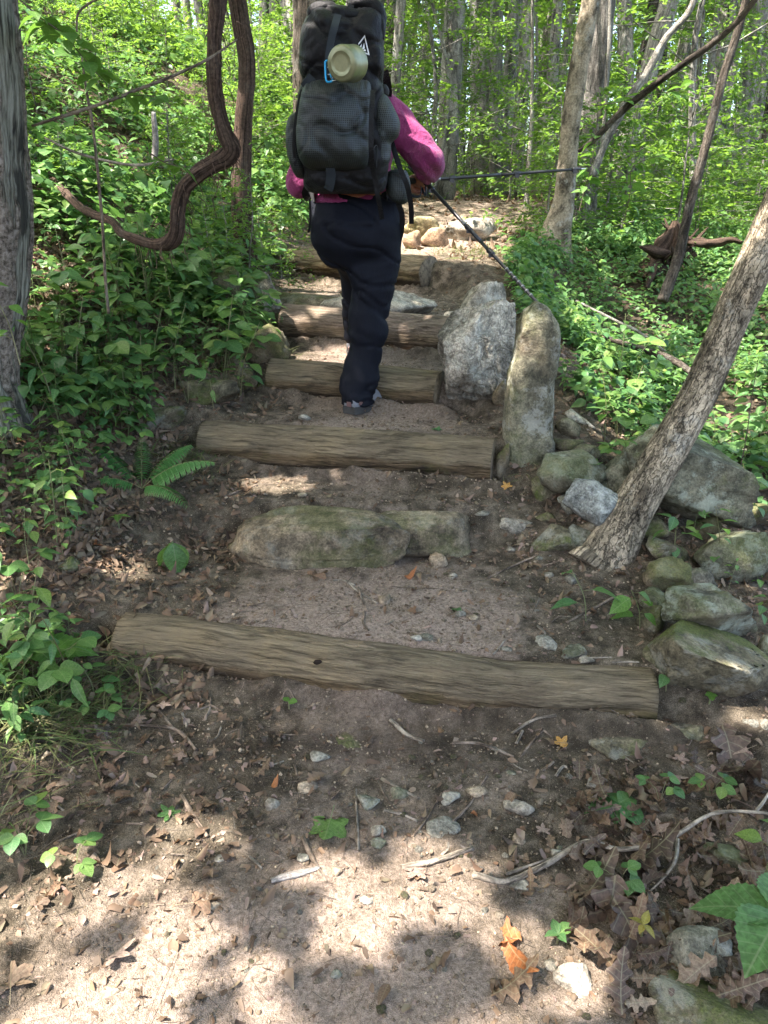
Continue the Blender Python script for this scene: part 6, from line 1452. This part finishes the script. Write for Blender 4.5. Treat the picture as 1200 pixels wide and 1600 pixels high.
# ---- grass tufts
def tuft(cx_, cy_, n, spread, hgt, seed, lab):
    rg = np.random.default_rng(seed); g = G(cx_, cy_); out = []
    X = g[0] + rg.normal(0, spread, n); Y = g[1] + rg.normal(0, spread * .7, n); Z = H(X, Y) - .01
    T = leaf_geo(np.linspace(0, 1, 6), [.016, .016, .014, .011, .007, .002], .3, .75)
    M = rot3(rg.uniform(0, 6.3, n), rg.uniform(.5, 1.25, n), rg.normal(0, .3, n), hgt * rg.uniform(.5, 1.2, n))
    return scatter(T, np.stack([X, Y, Z], -1), M)
gs = [tuft(30, 1130, 420, .10, .17, 1, ''), tuft(110, 1110, 200, .09, .14, 2, ''), tuft(195, 1060, 160, .06, .15, 3, ''), tuft(285, 720, 200, .08, .13, 4, ''), tuft(300, 560, 160, .09, .13, 5, ''), tuft(400, 560, 200, .09, .12, 6, ''), tuft(980, 680, 260, .14, .13, 7, ''),
      tuft(0, 1250, 90, .08, .12, 8, ''), tuft(740, 395, 260, .3, .14, 9, ''), tuft(830, 400, 300, .25, .14, 10, ''), tuft(820, 745, 50, .05, .09, 11, ''), tuft(1000, 640, 200, .15, .13, 12, ''), tuft(420, 420, 250, .15, .14, 13, '')]
V, F = cat_arrays(gs); tag(link('grass', mesh_np('grass', V, F, MT['grass'])), kind='stuff')

# ================================================================== litter
rg = np.random.default_rng(21)
def on_ground(T, X, Y, s, tilt=.35, lift=.004):
    nn = slope_n(X, Y); nn += rg.normal(0, tilt, nn.shape); nn /= np.linalg.norm(nn, axis=1, keepdims=True)
    return scatter(T, np.stack([X, Y, H(X, Y) + lift * rg.uniform(0, 1, len(X))], -1), align3(nn, rg.uniform(0, 6.3, len(X)), s))
def litter_density(X, Y):
    off = np.maximum(np.maximum(edge_l(Y) - X, X - edge_r(Y)), 0)
    pr = .10 + .9 * sst(.0, .25, off)
    pr = np.maximum(pr, .85 * np.exp(-(((X + .62) / .38) ** 2 + ((Y - 1.62) / .38) ** 2)))
    pr = np.maximum(pr, .9 * sst(.42, .62, X) * sst(2.0, 1.5, Y)); pr = np.maximum(pr, .35 * np.exp(-((Y - 2.9) / .25) ** 2)); pr = np.maximum(pr, .6 * sst(.45, .6, X) * sst(2.2, 2.4, Y))
    return pr * (.55 + .9 * (fbm(X * 3, Y * 3, 8, 3) + .2))
def litter(name, n, Ts, smin, smax, mat, xr=(-4, 3.5), yr=(.8, 7.5), tilt=.35, pw=1.0, lift=.012):
    X = rg.uniform(*xr, n); Y = rg.uniform(0, 1, n) ** 1.3 * (yr[1] - yr[0]) + yr[0]; k = rg.random(n) < litter_density(X, Y) ** pw; X, Y = X[k], Y[k]; t = rg.integers(0, len(Ts), len(X)); out = []
    for j, T in enumerate(Ts):
        q = t == j; out.append(on_ground(T, X[q], Y[q], rg.uniform(smin, smax, q.sum()), tilt, lift))
    V, F = cat_arrays(out); o = link(name, mesh_np(name, V, F, MT[mat])); tag(o, kind='stuff')
litter('leaf_litter', 42000, D_OV + D_BIT, .016, .045, 'dead')
litter('leaf_litter', 6000, D_OAK, .03, .06, 'dead')
litter('leaf_litter', 16000, D_BIT, .010, .028, 'dead', (-1.4, 1.6), (.8, 4), pw=.6, lift=.004)
litter('leaf_litter', 5000, D_BIT, .008, .020, 'dead_pale', (-1.4, 1.6), (.8, 4), pw=.5, lift=.004)
litter('leaf_litter', 14000, D_OV, .06, .11, 'dead', (-9, 9), (7, 22), pw=.4)
litter('leaf_litter', 30000, D_OV + D_BIT, .018, .05, 'dead', (-2.4, -.55), (2.0, 4.4), pw=.8)
litter('leaf_litter', 5000, D_OV + D_BIT, .015, .04, 'dead_pale', (-2.2, 1.8), (1.2, 4.4), pw=1.2)
# fine twigs and needles
def twigs(n, lmin, lmax, r, mat, xr, yr, pw):
    X = rg.uniform(*xr, n); Y = rg.uniform(*yr, n); k = rg.random(n) < litter_density(X, Y) ** pw; X, Y = X[k], Y[k]; m = len(X)
    T = tube(np.array([[-.5, 0, .0], [-.15, .03, .03], [.2, -.02, .02], [.5, .03, 0]]), [.5, .5, .45, .3], 3, 5, False); V0_ = T[0].copy()
    ln = rg.uniform(lmin, lmax, m); M = rot3(rg.uniform(0, 6.3, m), rg.normal(0, .12, m), rg.uniform(0, 6, m), ln)
    sc_ = r / ln * rg.uniform(.6, 1.6, m)
    C = np.array([[-.5, 0, 0], [-.15, .03, .03], [.2, -.02, .02], [.5, .03, 0]]); 
    base = catmull(C, 5).repeat(3, 0); offs = (V0_ - base)
    VV = base[None] + offs[None] * sc_[:, None, None]; VV = np.einsum('nij,nvj->nvi', M, VV) + np.stack([X, Y, H(X, Y) + .004 + r], -1)[:, None]
    Fq = T[1][0]; FF = Fq[None] + (np.arange(m) * 15)[:, None, None]
    tag(link('twig_litter', mesh_np('twig_litter', VV.reshape(-1, 3), FF.reshape(-1, 4), MT[mat])), kind='stuff')
twigs(15000, .02, .09, .0011, 'twig', (-1.5, 1.6), (.8, 4.5), .5)
twigs(8000, .03, .12, .0009, 'twig_pale', (-1.5, 1.6), (.8, 4.5), .6)
twigs(1200, .06, .25, .0022, 'twig', (-3, 3), (1.0, 8), .6)
# counted fallen leaves, sticks
DM = {k: mesh_np('fallen_leaf', *(T if not isinstance(T[1], list) else (T[0], T[1])), MT[m]) for k, T, m in [('oak0', D_OAK[0], 'dead'), ('oak1', D_OAK[1], 'dead'), ('oak2', D_OAK[2], 'dead'), ('oakd0', D_OAK[0], 'dead_dark'), ('oakd1', D_OAK[1], 'dead_dark'), ('ov0', D_OV[0], 'dead'), ('ov1', D_OV[1], 'dead'), ('ov2', D_OV[2], 'dead'), ('ov3', D_OV[3], 'dead'),
      ('mapdry', S_DRY, 'dead'), ('mappale', S_MAPLE, 'dead_pale'), ('tulip', S_TULIP, 'leaf'), ('maple', S_MAPLE, 'leaf'), ('yel', S_MAPLE, 'dead_yellow'), ('or0', D_OV[1], 'dead_orange'), ('or1', D_OV[0], 'dead_orange'), ('or3', D_OAK[2], 'dead_orange')]}
def fall(key, px, py, s, label, group=None, rz=None, tilt=.15, d=None, lift=.008):
    g = G(px, py); n = slope_n(np.array([g[0]]), np.array([g[1]])) + rg.normal(0, tilt, (1, 3)); n /= np.linalg.norm(n)
    M = align3(n, np.array([rz if rz is not None else rg.uniform(0, 6.3)]), np.array([s]))[0]
    me = DM[key]; cx0 = .5
    p = g + np.array([0, 0, lift]) - M[:, 0] * .5 + M[:, 2] * .0
    o = link('fallen_leaf', me, mw=M44(p, M)); return tag(o, label, 'leaf', group)
fall('tulip', 512, 1302, .105, 'fresh green star-shaped leaf lying on the trail', rz=-1.7, tilt=.03)
fall('maple', 262, 1275, .06, 'small lobed green leaf on the litter left of the trail', rz=2.5)
fall('yel', 880, 1163, .055, 'ochre curled leaf right of the twigs below the lowest log', rz=1)
fall('yel', 790, 765, .05, 'orange-yellow leaf at the right end of the second log', rz=2)
fall('mappale', 655, 1378, .07, 'dry pinkish maple leaf on the trail below the short stick', rz=-1.2)
fall('mappale', 190, 1495, .085, 'large pale sunlit dry leaf at the lower left', rz=.6, tilt=.4)
fall('mapdry', 20, 1535, .09, 'curled grey-brown leaf in the lower left corner', rz=2)
fall('mapdry', 325, 1420, .08, 'crumpled brown leaf in the sun patch left of centre', rz=.2)
fall('or3', 775, 1465, .11, 'rust-orange curled leaf at the right of the sand patch', rz=2.8)
fall('or0', 805, 1515, .10, 'rust leaf curled edge-up below the orange one', rz=-1.2)
fall('oak1', 800, 1550, .10, 'brown folded leaf at the bottom under the rust leaf', rz=.4)
fall('or1', 160, 852, .08, 'orange-brown leaf on the left bank under the fern', rz=1)
fall('or0', 430, 1236, .03, 'tiny red-brown leaf by a small grey stone', rz=1)
fall('or1', 745, 1280, .035, 'small dark red leaf near the two pale stones', rz=0)
fall('oakd0', 955, 1440, .16, 'long dark lobed oak leaf hanging over the litter at the right', rz=-1.8, lift=.03)
fall('oakd1', 925, 1410, .14, 'dark crumpled oak leaf left of the long one', rz=.8, lift=.02)
fall('oakd0', 990, 1480, .16, 'dark oak leaf spread over the half buried grey stone', rz=-1.2, lift=.04)
fall('oakd1', 1010, 1360, .14, 'dark oak leaf near the fork of the curved branch', rz=.2, lift=.03)
fall('oakd0', 1140, 1190, .17, 'large dark brown oak leaf at the right edge', rz=-1.6, lift=.04)
fall('oakd1', 1160, 1230, .17, 'dark oak leaf overlapping below the largest at the right edge', rz=-2.0, lift=.03)
fall('tulip', 715, 956, .045, 'small green leaf on the sandy tread', rz=1)
fall('tulip', 683, 672, .05, 'green leaf lying behind the second log', rz=1)
fall('or0', 640, 905, .05, 'reddish leaf below the mossy stone step', rz=.5)
fall('mapdry', 500, 900, .09, 'dark dry leaf lying left below the stone step', rz=.5)
LK = ['oak0', 'oak1', 'oak2', 'ov0', 'ov1', 'ov2', 'ov3', 'mapdry', 'oakd1', 'mappale']
cnt = 0
while cnt < 200:
    if rg.random() < .6: px, py = rg.uniform(820, 1200), rg.uniform(1130, 1600)
    elif rg.random() < .5: px, py = rg.uniform(0, 420), rg.uniform(1120, 1420)
    elif rg.random() < .6: px, py = rg.uniform(0, 350), rg.uniform(680, 960)
    else: px, py = rg.uniform(150, 1180), rg.uniform(740, 1600)
    g = G(px, py)
    if rg.random() > float(litter_density(g[0], g[1])) * 1.2: continue
    k = LK[rg.integers(len(LK))]; fall(k, px, py, rg.uniform(.03, .06) * (1.25 if 'oak' in k else 1), 'dry brown leaf among many fallen beside the trail', 'dry leaves fallen beside the trail', tilt=.3, lift=.016); cnt += 1
cnt = 0
while cnt < 70:
    px, py = rg.uniform(880, 1200), rg.uniform(1200, 1590); fall(['oakd0', 'oakd1', 'oak0', 'oak2', 'oak1'][cnt % 5], px, py, rg.uniform(.05, .10), 'brown lobed oak leaf heaped with others at the lower right', 'oak leaves heaped at the lower right', tilt=.45, lift=.03); cnt += 1
def stk(label, pts, rad, mat='twig', group=None, lift=None, cat='stick', name='stick'):
    pp = np.array([G(*q[:2]) + [0, 0, (q[2] if len(q) > 2 else 0) + max(rad) * .8] for q in pts]); c = pp.mean(0)
    V, Fs, uv = tube(pp - c, rad, 8, max(8, len(pts) * 8), True, lambda a, s, r: .18 * vn(np.cos(a) + s * 30, np.sin(a), s * 40))
    return tag(link(name, mesh_np(name, V, Fs, MT[mat], True, uv), None, c), label, cat, group)
cb = tree_root('curved_branch', G(980, 1340), 'long curved forked branch lying across the trail\'s right side', 'branch')
def cbr(nm, pts, rad): 
    pp = np.array([G(*q[:2]) + [0, 0, q[2] + .006] for q in pts]) - np.array(cb.location); V, Fs, uv = tube(pp, rad, 10, len(pts) * 10, True, lambda a, s, r: .15 * vn(np.cos(a) + s * 30, np.sin(a), s * 40)); link(nm, mesh_np(nm, V, Fs, MT['twig_pale'], True, uv), cb)
cbr('main_stem', [(738, 1378, 0), (790, 1382, .0), (850, 1368, .01), (912, 1338, .02), (970, 1342, .02), (1040, 1336, .03), (1105, 1302, .05), (1170, 1308, .06), (1240, 1322, .06)], [.0075, .0075, .007, .0065, .006, .006, .005, .004, .003])
cbr('side_twig', [(1055, 1334, .03), (1052, 1362, .025), (1035, 1385, .015), (1008, 1404, .0)], [.005, .004, .004, .003]); cbr('side_twig', [(1172, 1306, .06), (1190, 1285, .08), (1215, 1240, .12)], [.004, .0035, .003]); cbr('side_twig', [(790, 1374, .0), (830, 1360, .01), (860, 1358, .01)], [.004, .003, .002])
stk('short peeled stick on the trail at the edge of the sun patch', [(628, 1358), (680, 1348), (738, 1333)], [.0065, .007, .006], 'twig_pale')
stk('dark stick pointing up-left beside the green star leaf', [(474, 1318), (486, 1345), (510, 1385)], [.006, .006, .004])
stk('thin upright twig between green leaf and pale stones', [(556, 1238), (558, 1285), (560, 1330)], [.0025, .003, .003], 'twig_pale')
stk('flat pinkish strip of wood beside the dark stick', [(424, 1384), (460, 1376), (500, 1368)], [.006, .008, .005], 'drift')
stk('stout curved stick in the litter left of the dark soil', [(285, 1252), (300, 1275), (312, 1300), (325, 1318)], [.006, .0065, .006, .005])
stk('thin forked twig across the litter under the lowest log\'s left end', [(190, 1140), (250, 1138), (280, 1148), (308, 1180)], [.003, .005, .006, .005])
stk('bent twig meeting the forked one', [(228, 1094), (250, 1118), (270, 1140)], [.004, .0045, .005])
stk('pale peeled stick just below the middle of the lowest log', [(610, 1134), (635, 1150), (662, 1164)], [.006, .0065, .005], 'twig_pale')
stk('thin curved stick right of the peeled one', [(706, 1163), (750, 1170), (802, 1188)], [.004, .005, .004])
for k, (a, b_) in enumerate([((812, 1186), (848, 1145)), ((800, 1150), (868, 1130)), ((845, 1213), (864, 1195)), ((868, 1215), (886, 1200)), ((830, 1148), (862, 1160)), ((806, 1168), (815, 1146)), ((760, 1220), (700, 1300)), ((600, 1225), (655, 1255)), ((645, 1315), (690, 1245)), ((600, 1270), (652, 1292)), ((590, 1220), (628, 1280)), ((285, 1120), (292, 1140)), ((320, 1130), (330, 1094)), ((328, 1165), (345, 1140)), ((312, 1110), (345, 1116)), ((540, 910), (590, 945)), ((560, 922), (575, 960)), ((600, 978), (615, 972)), ((570, 960), (576, 990)), ((555, 918), (520, 912)), ((350, 778), (402, 762)), ((590, 700), (620, 706)), ((760, 905), (900, 850)), ((955, 1043), (998, 1036)), ((885, 975), (960, 935)), ((770, 1025), (788, 1002)), ((840, 888), (905, 868)), ((700, 1320), (690, 1345)), ((1095, 1048), (1170, 1060)), ((840, 980), (852, 1004))]):
    m = ((a[0] + b_[0]) / 2 + rg.uniform(-5, 5), (a[1] + b_[1]) / 2 + rg.uniform(-4, 4)); stk('small broken stick on the trodden ground of the trail', [a, m, b_], [rg.uniform(.0025, .0045)] * 3, ['twig', 'twig_pale'][k % 2], 'small sticks on the trail')
for k in range(60):
    px, py = (rg.uniform(0, 560), rg.uniform(1080, 1420)) if k % 2 else (rg.uniform(300, 1180), rg.uniform(760, 1580)); L_ = rg.uniform(15, 60); a = rg.uniform(0, 3.14)
    q = [(px, py), (px + L_ / 2 * math.cos(a), py + L_ / 2 * math.sin(a) * .6 + rg.uniform(-4, 4)), (px + L_ * math.cos(a), py + L_ * math.sin(a) * .6)]
    stk('thin twig scattered on the ground beside the trail', q, [rg.uniform(.0015, .003)] * 3, 'twig' if k % 3 else 'twig_pale', 'thin twigs scattered on the ground', name='twig', cat='twig')
